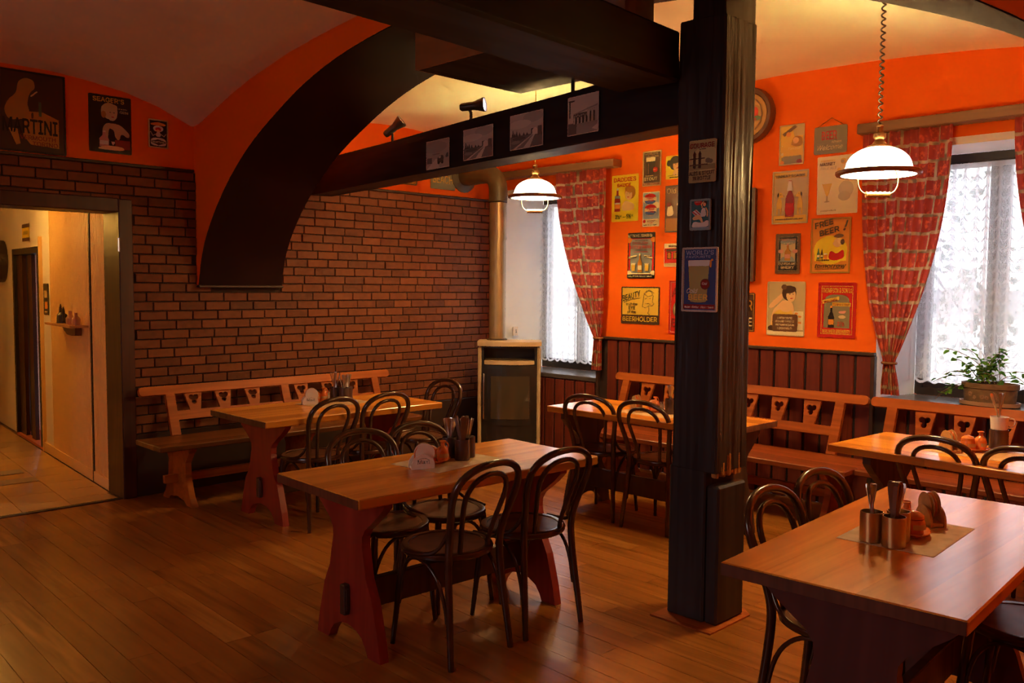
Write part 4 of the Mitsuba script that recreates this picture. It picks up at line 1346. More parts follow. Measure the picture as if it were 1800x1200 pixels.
signW('red-framed tin sign headed THOMPSON & SON with WALMER BREWERY', -3.538, -3.827, 1.236, 1.641, 'red', a_thompson, rim='red')


def a_courage(a):
    a.rect(.02, .02, .98, .98, (.42, .36, .16)).ell(.62, .55, .5, .3, (.55, .48, .22)).rect(.02, .30, .98, .42, (.30, .25, .10))
    for x in (.16, .36):
        a.rect(x, .34, x + .10, .66, 'dbrown').poly([(x - .01, .66), (x + .11, .66), (x + .05, .76)], 'dbrown')
    a.rect(.04, .55, .6, .575, 'dbrown').rect(.04, .40, .7, .43, 'brown').ell(.72, .5, .1, .06, 'grn').ell(.82, .48, .08, .05, 'grn')
    a.text('COURAGE', .5, .81, .11, .9, 'dred').small(.38, .64, .77, .02, 'dbrown', 4).text('ALES & STOUT', .5, .175, .085, .92, 'dbrown').text('IN BOTTLE', .5, .055, .085, .66, 'dbrown')


def a_pinup(a):
    a.rect(.03, .03, .97, .97, (.03, .15, .16)).ell(.38, .90, .19, .10, 'red').text('Coca-Cola', .38, .885, .035, .30, 'white', False, .25)
    a.poly([(.08, .58), (.30, .68), (.62, .46), (.40, .38)], 'white').line([(.12, .60), (.42, .44)], .05, 'red').line([(.24, .65), (.52, .48)], .04, 'red')
    a.blob([(.10, .40), (.36, .52), (.56, .44), (.66, .24), (.58, .20), (.48, .36), (.18, .32)], 'skin').blob([(.5, .42), (.56, .70), (.74, .72), (.80, .44)], 'white').ell(.72, .86, .11, .075, 'dbrown').ell(.70, .82, .075, .06, 'skin').line([(.6, .72), (.55, .82), (.66, .9)], .05, 'skin').line([(.78, .7), (.86, .6), (.84, .44)], .05, 'skin')
    a.blob([(.05, .08), (.2, .3), (.6, .22), (.9, .34), (.95, .1)], 'white').rect(.03, .03, .97, .10, 'lblue')


def a_cold(a):
    a.rect(.06, .03, .94, .97, 'blue').text("WORLD'S", .5, .885, .065, .78, (.30, .36, .5)).text('FAVOURITE', .46, .835, .035, .68, (.30, .36, .5))
    a.poly([(.24, .17), (.70, .17), (.76, .72), (.18, .72)], (.42, .36, .12)).poly([(.18, .71), (.76, .71), (.78, .80), (.17, .80)], 'white').ell(.47, .17, .23, .025, (.42, .36, .12))
    a.ell(.80, .74, .03, .06, 'orange').ell(.84, .8, .03, .02, 'orange').ell(.66, .43, .13, .085, 'brown').ell(.66, .43, .11, .07, 'dred').text('Cold', .64, .42, .04, .13, 'white', False, .2).text('Cold', .28, .29, .07, .30, 'white', True, .35).text('BEER', .47, .185, .085, .54, 'gold').rect(.06, .045, .94, .115, 'dred').text('Water · Barley · Hops · Yeast', .5, .06, .032, .82, 'white')


signP('yellowed tin sign reading COURAGE, topmost on the black post', -4.215, -4.362, 2.082, 2.277, (.42, .36, .16), a_courage)
signP('small glossy tin sign of a woman in white, middle one on the black post', -4.228, -4.34, 1.862, 2.006, 'white', a_pinup, rim=(.2, .32, .33))
signP('blue tin sign with a full beer glass, lowest of three on the black post', -4.19, -4.385, 1.484, 1.784, 'tan', a_cold, rim=(.45, .42, .36))


def a_martini(a):
    a.rect(.06, .05, .92, .95, 'dbrown').poly([(.40, .50), (.66, .52), (.90, .44), (.90, .08), (.5, .10), (.4, .2)], (.45, .2, .03))
    a.blob([(.14, .5), (.2, .62), (.32, .72), (.34, .86), (.44, .92), (.56, .9), (.58, .8), (.5, .74), (.46, .6), (.50, .5), (.4, .4), (.2, .38)], (.42, .2, .04)).line([(.52, .7), (.6, .76)], .02, 'cream').rect(.62, .46, .66, .64, 'green').ell(.53, .46, .015, .04, 'dbrown')
    a.poly([(.2, .28), (.32, .28), (.36, .1), (.3, .08)], (.42, .2, .04))
    a.text('MARTINI', .50, .24, .17, .76, 'black').text('VERMOUTH', .60, .16, .05, .5, 'dred').text('TORINO', .70, .09, .05, .36, 'dred')


def a_seager(a):
    a.rect(.01, .01, .99, .99, 'black')
    a.text("SEAGER'S", .46, .88, .075, .74, 'gold').small(.66, .9, .78, .02, 'tan', 3).text('GIN', .82, .71, .04, .2, 'tan').head(.52, .70, .17, (.62, .46, .24), (.60, .48, .22), 1).ell(.34, .66, .06, .06, 'amber')
    a.blob([(.3, .42), (.4, .52), (.62, .52), (.75, .5), (.96, .36), (.92, .28), (.75, .36), (.7, .22), (.34, .2)], (.58, .42, .2)).blob([(.42, .2), (.46, .44), (.58, .40), (.60, .28), (.72, .2)], 'black').rect(.60, .08, .96, .24, 'dred').bottle(.34, .1, .22, .28, 'pink', 'white').poly([(.5, .2), (.6, .2), (.55, .13)], 'white').blob([(.2, .08), (.4, .13), (.8, .12), (.82, .05), (.2, .05)], 'skin')


def a_little(a):
    a.rect(.03, .03, .97, .97, 'black')
    a.blob([(.1, .85), (.5, .92), (.9, .86), (.86, .79), (.14, .79)], 'orange').ell(.5, .68, .26, .11, 'white').ell(.5, .66, .15, .07, 'red').ell(.5, .6, .1, .05, 'skin').blob([(.36, .4), (.42, .58), (.58, .58), (.64, .4)], 'white').line([(.1, .56), (.22, .42), (.4, .5)], .03, 'cream').line([(.9, .52), (.78, .42), (.62, .5)], .03, 'cream').blob([(.08, .08), (.14, .36), (.86, .36), (.92, .08)], 'white')
    a.poly([(.14, .19), (.5, .10), (.86, .19), (.86, .24), (.5, .31), (.14, .24)], 'dbrown').text('MARTINI', .5, .185, .045, .6, 'cream')


signB('large dark framed poster reading MARTINI, left of the doorway top', -4.53, -4.082, 2.47, 3.01, 'dbrown', a_martini, rim='black', thick=.012, name='framed_poster', category='poster')
signB('black poster of a fair-haired woman headed SEAGERS, on the red wall over the door', -3.925, -3.63, 2.526, 2.932, 'black', a_seager, name='tin_sign')
signB('smallest of the three posters over the doorway, with a white cook-like figure', -3.506, -3.358, 2.60, 2.81, 'black', a_little, rim='tan')
signB('grey sign reading BEACH under the photo beam', -.82, -.512, 2.52, 2.72, (.17, .16, .10), lambda a: a.text('BEACH', .5, .30, .36, .80, 'gold', False), radius=.014, rim=(.13, .12, .08))
signB('orange picture with a dark edge, mostly hidden by the photo beam', -1.30, -.985, 2.53, 2.68, 'orange', lambda a: a.rect(.03, .05, .97, .95, 'gold').text('Zigarren', .8, .1, .12, .28, 'brown', False, .3), rim='dbrown')


# old photographs fixed to the beam
def photo_road(a):
    g = lambda k: (.95 * k, .86 * k, .74 * k)
    a.rect(.02, .02, .98, .98, g(.62)).ell(.7, .85, .3, .15, g(.5)).ell(.3, .7, .35, .12, g(.75)).rect(.02, .02, .98, .38, g(.20)).poly([(.1, .02), (.72, .38), (.78, .38), (.62, .02)], g(.7)).poly([(.2, .02), (.73, .37), (.74, .37), (.42, .02)], g(.3))
    for x, h in ((.06, .2), (.12, .12), (.18, .16), (.27, .10), (.4, .08), (.5, .06)):
        a.poly([(x, .36), (x + .08, .36), (x + .04, .38 + h)], g(.10))
    a.rect(.66, .36, .74, .52, g(.12)).poly([(.70, .34), (.86, .34), (.86, .48), (.78, .54), (.70, .48)], g(.85)).rect(.86, .3, .98, .56, g(.15)).ell(.3, .3, .2, .05, g(.12)).ell(.2, .2, .14, .05, g(.3))


def photo_truck(a):
    g = lambda k: (.95 * k, .83 * k, .70 * k)
    a.rect(.02, .02, .98, .98, g(.5)).ell(.4, .75, .5, .2, g(.42)).rect(.02, .02, .98, .34, g(.55)).poly([(.05, .02), (.42, .34), (.5, .34), (.6, .02)], g(.75)).rect(.04, .2, .26, .40, g(.18)).rect(.3, .48, .6, .53, g(.3)).blob([(.84, .34), (.9, .5), (.98, .5), (.98, .34)], g(.12))
    a.blob([(.5, .2), (.5, .36), (.6, .44), (.76, .44), (.78, .2)], g(.10)).rect(.56, .34, .66, .42, g(.7)).ell(.56, .19, .05, .05, g(.05)).ell(.72, .19, .05, .05, g(.05))


def photo_crowd(a):
    g = lambda k: (.95 * k, .84 * k, .71 * k)
    a.rect(.02, .02, .98, .98, g(.72)).rect(.02, .02, .98, .32, g(.34)).rect(.02, .02, .3, .3, g(.14)).rect(.2, .30, .66, .55, g(.12)).rect(.64, .28, .98, .66, g(.6)).poly([(.2, .55), (.98, .70), (.98, .66), (.2, .52)], g(.4)).rect(.06, .45, .10, .9, g(.1)).rect(.04, .86, .24, .9, g(.1)).poly([(.8, .1), (.98, .2), (.98, .04)], g(.65))
    for i in range(12):
        x = .24 + .06 * i
        a.ell(x, .47 + .012 * (i % 3) + (.1 if i > 7 else 0), .018, .026, g(.5)).rect(x - .02, .28, x + .02, .44 + (.1 if i > 7 else 0), g(.08 if i % 2 else .7))


pn = tuple(np.array([-dv[1], dv[0]]))      # seen from the room: to the right is -dv
Uax = (-dv[0], -dv[1], 0)
Nax = (-nv[0], -nv[1], 0)
for (s0, w_, zb_, h_, art, lab) in ((2.29, .275, 2.378, .19, photo_truck, 'old brown photograph of a truck, leftmost of four on the black beam'), (1.855, .315, 2.395, .195, photo_road, 'old photograph of a road through a village, second from the left on the black beam'),
                                    (1.37, .305, 2.405, .205, photo_road, 'old photograph of a village road, third from the left on the black beam'), (.855, .245, 2.425, .21, photo_crowd, 'old photograph of people by a long building, rightmost on the black beam')):
    a = Art(w_, h_)
    art(a)
    o = P0 + dv * (s0 + .0) - nv * .0105
    sign(lab, w_, h_, (o[0], o[1], zb_), (Uax, (0, 0, 1), Nax), (.8, .72, .62), a, name='photograph', category='photograph', mat='m_photo', radius=.002, thick=.002)

# round wall clock and tall dark board behind the post
kc = thing('wall_plaque', 'round brown wall plaque with a thick dark rim, half hidden by the black post', 'plaque')
ax = lambda m, o: xf_axes(m, (0, -1, 0), (0, 0, 1), (-1, 0, 0), o)
co = (-.0015, -2.935, 2.93)
part(kc, 'rim', ax(lathe([(.168, .0), (.215, .0), (.215, .05), (.205, .066), (.180, .066), (.168, .045), (.168, 0)], 40), co), 'm_clockrim', 40)
part(kc, 'face', ax(lathe([(0, .0), (.167, .0), (.167, .049), (0, .052)], 40), co), 'm_clockface', 30)
a = Art(.30, .30)
a.ell(.72, .52, .20, .22, (.36, .20, .07)).ell(.72, .55, .10, .14, 'red').ell(.78, .40, .12, .06, 'green').ell(.66, .38, .12, .05, 'dred')
a.line([(.93, .5), (.88, .72), (.74, .88)], .03, 'brown').line([(.93, .5), (.88, .28), (.74, .12)], .03, 'brown')
q = a.meshes(.053)[0]
part(kc, 'print', trimesh.Trimesh(orient(q[0] - [.15, .15, 0], (0, -1, 0), (0, 0, 1), (-1, 0, 0), co), q[1], process=False), 'm_print', color=q[2])
kd = thing('wall_board', 'tall dark wooden board peeping out right of the post', 'board')
part(kd, 'panel', bx(-.035, -.0015, -3.015, -2.86, 1.648, 2.368, .006), 'm_trim')
part(kd, 'frame', ext_yz(sbox(-3.018, 1.645, -2.857, 2.371).difference(sbox(-3.0, 1.665, -2.875, 2.35)), -.045, -.034), 'm_clockrim')

# ---------------------------------------------------------------- things on the tables
def napkin_holder(label, x, y, z, deg, wood_, text, mats=5):
    """two rounded plates on a block; the round beer mats between them are things of their own"""
    k = thing('mat_holder', label, 'holder', None, XF(x, y, z + .0005, deg))
    w, h = .055, .068
    pl = Polygon([(w * c, 0.0) for c in (-1, 1)] + [(w * math.cos(a), .015 + (h - .015) * math.sin(a)) for a in np.linspace(0, math.pi, 16)])
    mt = 'm_holderwood' if wood_ else 'm_cream'
    for s in (-1, 1):
        part(k, 'side_plate', ext_xz(pl, s * .025 - .0035, s * .025 + .0035), mt)
    part(k, 'base', bx(-.052, .052, -.021, .021, 0, .014, .002), mt)
    if text:
        m = meshkit.text_mesh(text, .019, .0006, False)
        m.apply_translation((-m.extents[0] / 2, .024, 0))
        part(k, 'lettering', xf_axes(m, (1, 0, 0), (0, 0, 1), (0, -1, 0), (0, -.0286, 0)), 'm_trim')
        part(k, 'lettering_line', tube([(.032 * math.cos(a), -.029, .026 + .024 * math.sin(a)) for a in np.linspace(.5, 2.64, 12)], .0006, 4), 'm_trim')
    disc = lathe([(0, -.001), (.046, -.001), (.0465, 0), (.046, .001), (0, .001)], 24)
    for i in range(mats):
        yy = -.017 + .034 * i / max(mats - 1, 1)
        xx = .012 + .003 * math.sin(i * 2.1)
        d = xf_axes(disc, (1, 0, 0), (0, 0, 1), (0, -1, 0), (xx, yy, .064 + .004 * math.cos(i * 1.7)))
        single('beer_mat', f'round beer mat standing in the holder on {label.split(" on ")[-1]}', 'beer mat', d, ['m_cream', 'm_holderwood', 'm_clay'][i % 3] if not wood_ else ['m_holderwood', 'm_clay', 'm_matpaper'][i % 3], 30,
               group='beer mats in the holder on ' + label.split(' on ')[-1], xf=place[k])
        


def jar(label, x, y, z, s=1.0):
    k = thing('condiment_jar', label, 'jar', None, XF(x, y, z))
    part(k, 'body', lathe([(0, 0), (.026 * s, 0), (.031 * s, .006), (.034 * s, .03 * s), (.030 * s, .047 * s), (0, .048 * s)], 22), 'm_clay', 40)
    part(k, 'lid', lathe([(.0, .0485 * s), (.030 * s, .0485 * s), (.029 * s, .058 * s), (.016 * s, .068 * s), (.006, .071 * s), (.0, .072 * s)], 22), 'm_clay', 40)
    part(k, 'paper_label', lathe([(.0348 * s, .018 * s), (.0352 * s, .034 * s)], 22).slice_plane((0, -.012, 0), (0, -1, 0)), 'm_matpaper', True)


def jug(label, x, y, z, s=1.0):
    k = thing('vinegar_bottle', label, 'bottle', None, XF(x, y, z))
    part(k, 'body', lathe([(0, 0), (.023, 0), (.029, .008), (.030, .045), (.024, .062), (.010, .074), (.009, .086), (.017, .095), (.013, .097), (.007, .088), (0, .08)], 22), 'm_clay', 40)
    part(k, 'handle', tube([(.010, 0, .088), (.026, 0, .085), (.034, 0, .07), (.028, 0, .052)], .0035, 7, 14), 'm_clay', True)
    part(k, 'paper_label', lathe([(.0308, .020), (.0312, .038)], 22).slice_plane((0, -.012, 0), (0, -1, 0)), 'm_matpaper', True)


def picks(label, x, y, z):
    k = thing('toothpick_glass', label, 'glass', None, XF(x, y, z))
    part(k, 'cup', lathe([(0, 0), (.013, 0), (.016, .045), (.0145, .045), (.012, .004), (0, .004)], 18), 'm_china', 40)
    r = random.Random(int(x * -1000))
    part(k, 'toothpicks', cat([tube([(r.uniform(-.006, .006), r.uniform(-.006, .006), .006), (r.uniform(-.013, .013), r.uniform(-.013, .013), .064)], .0011, 4) for _ in range(14)]), 'm_paperwhite', kind='stuff')


def saucer(label, x, y, z, deg):
    o = np.array([(.058, .004), (.085, .010), (.092, .017), (.089, .0185), (.082, .013), (.056, .007)])
    pr = [(0, .0005), (.055, .0005)] + [tuple(p) for p in o] + [(0, .007)]
    m = lathe(pr, 36)
    m.apply_scale((1.0, .62, 1))
    single('condiment_dish', label, 'dish', m, 'm_clay', 40, xf=XF(x, y, z, deg))


_cut = {}


def cutlery_meshes():
    # upright, handle up: from z = 0 (in the cup) to the end of the handle
    def flat(pts, t):
        return ext_xz(Polygon(pts), -t / 2, t / 2)
    hd = [(.0035, .06), (.0045, .12), (.0085, .165), (.009, .178), (.005, .188), (-.005, .188), (-.009, .178), (-.0085, .165), (-.0045, .12), (-.0035, .06)]
    _cut['fork'] = mikit.ply(flat([(-.0035, .06), (-.010, .045), (-.010, 0), (.010, 0), (.010, .045)] + hd[0:1] + hd[1:9], .0028), 'm_steel')
    _cut['spoon'] = mikit.ply(flat([(-.0035, .06), (-.017, .038), (-.017, .014), (0, .0), (.017, .014), (.017, .038)] + hd[0:9], .003), 'm_steel')
    _cut['knife'] = mikit.ply(flat([(-.006, .0), (.006, .0), (.008, .09), (.0075, .10), (.009, .19), (.006, .205), (-.006, .205), (-.009, .19), (-.0075, .10), (-.008, .09)], .0045), 'm_steel')
    _cut['knife_dark'] = mikit.ply(flat([(-.006, .0), (.006, .0), (.008, .09), (.009, .10), (.0125, .17), (.013, .198), (.006, .209), (-.006, .209), (-.013, .198), (-.0125, .17), (-.009, .10), (-.008, .09)], .013), 'm_handle')


cutlery_meshes()


def cup(label, x, y, z, mat, r=.037, h=.10):
    k = thing('cutlery_cup', label, 'cup', None, XF(x, y, z))
    part(k, 'body', lathe([(0, .0005), (r - .002, .0005), (r, .003), (r, h - .002), (r - .001, h), (r - .003, h), (r - .003, .005), (0, .005)], 26), mat, 40)
    return k


def cutlery(kind, n, x, y, z, r, where, seed, lean=.42, bias=0.0, h0=.006):
    rr = random.Random(seed)
    base = kind.split('_')[0]
    for i in range(n):
        a = 2 * math.pi * i / n + rr.uniform(-.3, .3) + bias
        tilt = math.degrees(lean) * rr.uniform(.35, 1.0) * .55
        bx_, by_ = -(r * .45) * math.cos(a), -(r * .45) * math.sin(a)
        xf = T().translate([x + bx_, y + by_, z + h0]).rotate([-math.sin(a), math.cos(a), 0], tilt).rotate([0, 0, 1], math.degrees(a) + 90 + rr.uniform(-40, 40))
        single(f'table_{base}', f'{"dark-handled " if kind == "knife_dark" else "steel "}{base} standing handle up in {where}', base, _cut[kind], None, group=f'{base}s in {where}', xf=xf)


def napkin(label, x, y, z, deg, tilt):
    single('paper_napkin', label, 'napkin', cat([bx(-.026, .026, -.0035 + .0024 * i, -.0017 + .0024 * i, .0, .155 - .004 * i, .0005) for i in range(3)]), 'm_paperwhite', xf=T().translate([x, y, z]).rotate([0, 0, 1], deg).rotate([1, 0, 0], tilt))


def mat(label, x, y, z, deg, w=.45, d=.31):
    single('place_mat', label, 'place mat', bx(-w / 2, w / 2, -d / 2, d / 2, .0002, .0016, .0004), 'm_matpaper', xf=XF(x, y, z, deg))


Z1, Z2, Z4 = .760, .745, .750
e = .0018
# middle table
mat('brown paper mat in the middle of the middle table', -3.505, -3.43, Z1, 7)
napkin_holder('cream holder marked Maxl on the middle table', -3.70, -3.475, Z1 + e, -22, False, 'Maxl')
saucer('orange dish with the condiments on the middle table', -3.555, -3.415, Z1 + e, 30)
zz = Z1 + e + .0075
jar('round orange jar at the back of the middle table dish', -3.578, -3.395, zz)
jug('orange vinegar bottle on the middle table dish', -3.545, -3.44, zz)
picks('small white toothpick glass on the middle table dish', -3.505, -3.405, zz)
for (x, y, nm, kd_, n, sd, bi) in ((-3.438, -3.365, 'back', 'spoon', 9, 1, .5), (-3.435, -3.455, 'front', 'knife_dark', 3, 2, 0), (-3.365, -3.415, 'right', 'fork', 8, 3, 1)):
    cup(f'dark steel cutlery cup, {nm} one of three on the middle table', x, y, Z1 + e, 'm_cupdark')
    cutlery(kd_, n, x, y, Z1 + e, .030, f'the {nm} cup on the middle table', sd, .5)
napkin('white paper napkin in the right cup on the middle table', -3.362, -3.41, Z1 + .02, 40, -10)
# brick wall table
mat('brown paper mat on the brick wall table', -2.70, -1.22, Z2, 4)
napkin_holder('cream holder marked Maxl on the brick wall table', -2.875, -1.18, Z2 + e, -20, False, 'Maxl')
saucer('orange dish with the condiments on the brick wall table', -2.745, -1.13, Z2 + e, 20)
zz2 = Z2 + e + .0075
jar('round orange jar on the brick wall table', -2.785, -1.115, zz2)
jug('orange vinegar bottle on the brick wall table', -2.735, -1.14, zz2)
picks('small pinkish toothpick glass on the brick wall table', -2.688, -1.12, zz2)
for (x, y, nm, kd_, n, sd) in ((-2.625, -1.12, 'back', 'knife', 6, 4), (-2.605, -1.205, 'front', 'fork', 7, 5), (-2.545, -1.16, 'right', 'spoon', 5, 6)):
    cup(f'dark red-brown cutlery cup, {nm} one of three on the brick wall table', x, y, Z2 + e, 'm_cupdark')
    cutlery(kd_, n, x, y, Z2 + e, .030, f'the {nm} cup on the brick wall table', sd, .5)
napkin('white paper napkin in the right cup on the brick wall table', -2.542, -1.165, Z2 + .03, 40, -4)
# table by the post
mat('brown paper mat on the table left of the post', -1.36, -3.06, Z2, 90)
napkin_holder('holder with pale beer mats on the table left of the post', -1.395, -2.94, Z2 + e, 60, True, None, 3)
saucer('orange dish with the condiments on the table left of the post', -1.32, -3.035, Z2 + e, -60)
jar('round orange jar on the table left of the post', -1.30, -3.005, zz2)
jug('orange vinegar bottle on the table left of the post', -1.325, -3.045, zz2)
picks('small white toothpick glass on the table left of the post', -1.30, -3.082, zz2)
cup('brown cutlery cup on the table left of the post', -1.315, -3.165, Z2 + e, 'm_cupdark', .040)
cutlery('fork', 10, -1.315, -3.165, Z2 + e, .032, 'the cup on the table left of the post', 7, .42)
# flower window table
mat('brown paper mat on the flower window table', -1.29, -5.06, Z4, 87)
napkin_holder('wooden holder of beer mats on the flower window table', -1.375, -4.965, Z4 + e, 52, True, None, 4)
saucer('orange dish with the condiments on the flower window table', -1.27, -5.04, Z4 + e, -50)
zz4 = Z4 + e + .0075
jar('round orange jar on the flower window table', -1.295, -5.025, zz4, 1.1)
jug('orange vinegar bottle with a handle on the flower window table', -1.235, -5.068, zz4)
picks('white toothpick glass on the flower window table', -1.225, -5.025, zz4)
cup('tall dark red-brown cup on the flower window table', -1.17, -5.135, Z4 + e, 'm_cupdark', .046, .115)
kw = thing('china_cup', 'white china cup set on top of the dark cup on the flower window table', 'cup', None, XF(-1.17, -5.135, Z4 + e + .1152))
part(kw, 'body', lathe([(0, 0), (.037, 0), (.040, .004), (.045, .068), (.043, .068), (.037, .007), (0, .007)], 26), 'm_china', 40)
part(kw, 'handle', tube([(.02, -.038, .056), (.032, -.058, .056), (.036, -.064, .036), (.030, -.054, .014), (.02, -.035, .012)], .004, 7, 16), 'm_china', True)
cutlery('fork', 4, -1.17, -5.135, Z4 + e + .115, .026, 'the white cup on the flower window table', 8, .6, 1.6, .008)
# nearest table
mat('pale paper mat on the nearest table', -3.14, -5.435, Z1, 3)
for (x, y, nm, kd_, n, sd) in ((-3.325, -5.390, 'left', 'spoon', 4, 9), (-3.335, -5.468, 'front', 'knife_dark', 4, 10), (-3.255, -5.450, 'right', 'fork', 2, 11)):
    cup(f'brass-coloured cutlery cup, {nm} one of three on the nearest table', x, y, Z1 + e, 'm_cupbrass')
    cutlery(kd_, n, x, y, Z1 + e, .030, f'the {nm} brass cup on the nearest table', sd, .55 if sd == 9 else .4, 2.2 if sd == 9 else -.5)
napkin('white paper napkin in the right brass cup on the nearest table', -3.26, -5.448, Z1 + .03, 40, -8)
saucer('orange dish with the condiments on the nearest table', -3.135, -5.45, Z1 + e, 30)
jar('round dark orange jar on the nearest table', -3.155, -5.462, zz, 1.1)
jug('orange vinegar bottle behind the jar on the nearest table', -3.115, -5.42, zz)
napkin_holder('wooden holder of beer mats on the nearest table', -2.955, -5.445, Z1 + e, 48, True, None, 4)

# ---------------------------------------------------------------- flower pot in the window
def leaf(L, W):
    return np.array([(0, 0, 0), (W * .5, L * .35, .004), (0, L * .45, -.003), (-W * .5, L * .35, .004), (W * .34, L * .75, .002), (0, L, -.006), (-W * .34, L * .75, .002)]), np.array([(0, 1, 2), (0, 2, 3), (1, 4, 2), (2, 4, 5), (2, 5, 6), (2, 6, 3)])


def plant(label, cat_, root, sprays, lm, L, seed, key='ivy_plant', up=1.0):
    r = random.Random(seed)
    k = thing(key, label, cat_)
    stems, n = [], 0
    V, F = [], []
    for (ex, ey, ez, nl) in sprays:
        e0 = np.array(root) + np.array([r.uniform(-.03, .03), r.uniform(-.08, .08), 0])
        e1 = np.array([ex, ey, ez])
        mid = (e0 + e1) / 2 + np.array([r.uniform(-.02, .02), r.uniform(-.02, .02), .06 * up])
        P = spline(np.array([e0, mid, e1]), 12)
        stems.append(tube(P, .0022, 5))
        for i in range(nl):
            t = .25 + .75 * (i + r.random()) / nl
            p = P[min(int(t * 11), 11)] + np.array([r.uniform(-.012, .012) for _ in range(3)])
            v, f = leaf(L * r.uniform(.7, 1.25), L * r.uniform(.6, .9))
            A = trimesh.transformations.euler_matrix(r.uniform(-.9, .5), r.uniform(-.7, .7), r.uniform(0, 6.28))
            v = v @ A[:3, :3].T + p
            if n < 300:
                part(k, 'leaf', trimesh.Trimesh(v, f, process=False), lm if r.random() < .6 else ('m_leafdark' if lm == 'm_leaf' else 'm_leaf'))
            n += 1
    part(k, 'stems', cat(stems), 'm_stem', True)
    return k


kp = thing('flower_pot', 'brown oval clay flower pot with pale daisies on the window bench sill', 'flower pot')
pc = np.array([.15, -4.685, .8275])
oval = lambda m, sx=1.0: xf_axes(m, (.62, 0, 0), (0, 1.0, 0), (0, 0, 1), pc)
single('pot_saucer', 'reddish oval saucer under the flower pot', 'saucer', oval(lathe([(0, .0), (.175, 0), (.186, .005), (.188, .03), (.178, .03), (.172, .012), (0, .012)], 40)), 'm_saucer', 40)
pc = pc + np.array([0, 0, .0135])
part(kp, 'body', oval(lathe([(0, 0), (.148, 0), (.158, .01), (.165, .10), (.176, .104), (.178, .138), (.166, .138), (.160, .10), (0, .095)], 44)), 'm_potclay', 40)
part(kp, 'soil', oval(lathe([(0, .112), (.155, .112), (.16, .108)], 30)), 'm_soil')
for t_, zz_, s_ in ((2.55, .066, 1), (2.75, .045, .8), (3.05, .05, .9), (3.22, .048, .8), (3.48, .072, 1), (3.62, .048, 1.05), (3.74, .068, 1)):
    c_ = np.array([math.cos(t_) * .62 * .167, math.sin(t_) * .167, zz_]) + pc
    nrm = np.array([math.cos(t_) / .62, math.sin(t_), 0])
    nrm /= np.linalg.norm(nrm)
    tv = np.array([-nrm[1], nrm[0], 0])
    ms = []
    for i in range(10):
        a_ = 2 * math.pi * i / 10
        m = trimesh.creation.box((.013 * s_, .0035, .0015))
        m.apply_translation((.0115 * s_, 0, 0))
        m.apply_transform(trimesh.transformations.rotation_matrix(a_, (0, 0, 1)))
        ms.append(m)
    part(kp, 'daisy', xf_axes(cat(ms), tv, (0, 0, 1), nrm, c_ + nrm * .0015), 'm_saucer', label='pale painted daisy')
plant('leafy green trailing plant in the oval pot on the window sill', 'plant', (.15, -4.67, .95),
      [(.10, -4.39, 1.20, 7), (.12, -4.45, 1.13, 8), (.06, -4.42, 1.02, 8), (.04, -4.36, .97, 7), (.02, -4.40, .88, 12), (.02, -4.385, .855, 9), (.13, -4.53, 1.20, 9), (.16, -4.55, 1.10, 10), (.10, -4.57, 1.05, 10), (.12, -4.62, 1.02, 8),
       (.20, -4.60, 1.05, 6), (.18, -4.72, 1.22, 12), (.15, -4.74, 1.18, 12), (.2, -4.78, 1.20, 10), (.14, -4.80, 1.12, 9), (.12, -4.70, 1.10, 9), (.08, -4.73, 1.02, 8), (.05, -4.68, .99, 7), (.1, -4.9, 1.0, 4), (.16, -4.97, 1.04, 5), (.12, -5.0, .93, 5)], 'm_leaf', .047, 4)

# ---------------------------------------------------------------- things in the hall
def hall_pt(y, off, z):
    return np.array([hx(y) - off, y, z])


HN = np.array([-1, HB, 0]) / math.hypot(1, HB)         # out of the hall's right wall
HU = np.array([-HN[1] * -1, 0, 0])
HU = np.array([-HB, -1, 0]) / math.hypot(1, HB)        # to the right as seen from the hall
HAX = (tuple(HU), (0, 0, 1), tuple(HN))
a = Art(.32, .17)
a.rect(.0, .78, 1, 1, 'dbrown').rect(0, 0, 1, .2, 'dbrown').small(.15, .85, .38, .26, (.45, .32, .03), 3)
sign('yellow and black sign over the folding door in the hall', .30, .16, tuple(hall_pt(3.16, .002, 1.995)), HAX, 'yellow', a)
a = Art(.19, .29)
a.rect(.2, .55, .75, .78, 'tan').rect(.25, .2, .8, .42, 'orange').small(.2, .8, .08, .05, 'cream', 2)
sign('black notice with orange patches beside the folding door', .19, .29, tuple(hall_pt(2.335, .002, 1.29)), HAX, 'black', a)
kc = thing('hall_clock', 'round wooden clock with a black rim on the hall wall', 'clock')
hax = lambda m, o: xf_axes(m, HU, (0, 0, 1), HN, o)
o = hall_pt(4.12, .002, 1.815)
part(kc, 'case', hax(lathe([(0, 0), (.225, 0), (.23, .10), (.215, .135), (.185, .135), (.18, .11), (0, .11)], 40), o), 'm_trim', 40)
part(kc, 'face', hax(lathe([(0, .111), (.179, .111), (.179, .116), (0, .116)], 36), o), 'm_clockface', 30)
part(kc, 'inner_rim', hax(lathe([(.172, .111), (.188, .111), (.192, .137), (.186, .139), (.172, .118)], 40), o), 'm_clockgold', 40)
for aa, L_ in ((-30, .13), (80, .09)):
    m = bx(-.006, .006, -.02, L_, .118, .121)
    m.apply_transform(trimesh.transformations.rotation_matrix(math.radians(aa), (0, 0, 1)))
    part(kc, 'hand', hax(m, o), 'm_trim')
kh = thing('hall_shelf', 'small wooden corner shelf with a dark bracket on the beadboard wall', 'shelf')
part(kh, 'board', hall_box(.80, 1.62, -.16, -.016, 1.232, 1.25), 'm_holderwood')
q = Polygon([(1.0, 1.231), (1.42, 1.231), (1.36, 1.19), (1.26, 1.16), (1.1, 1.155), (1.0, 1.16)])
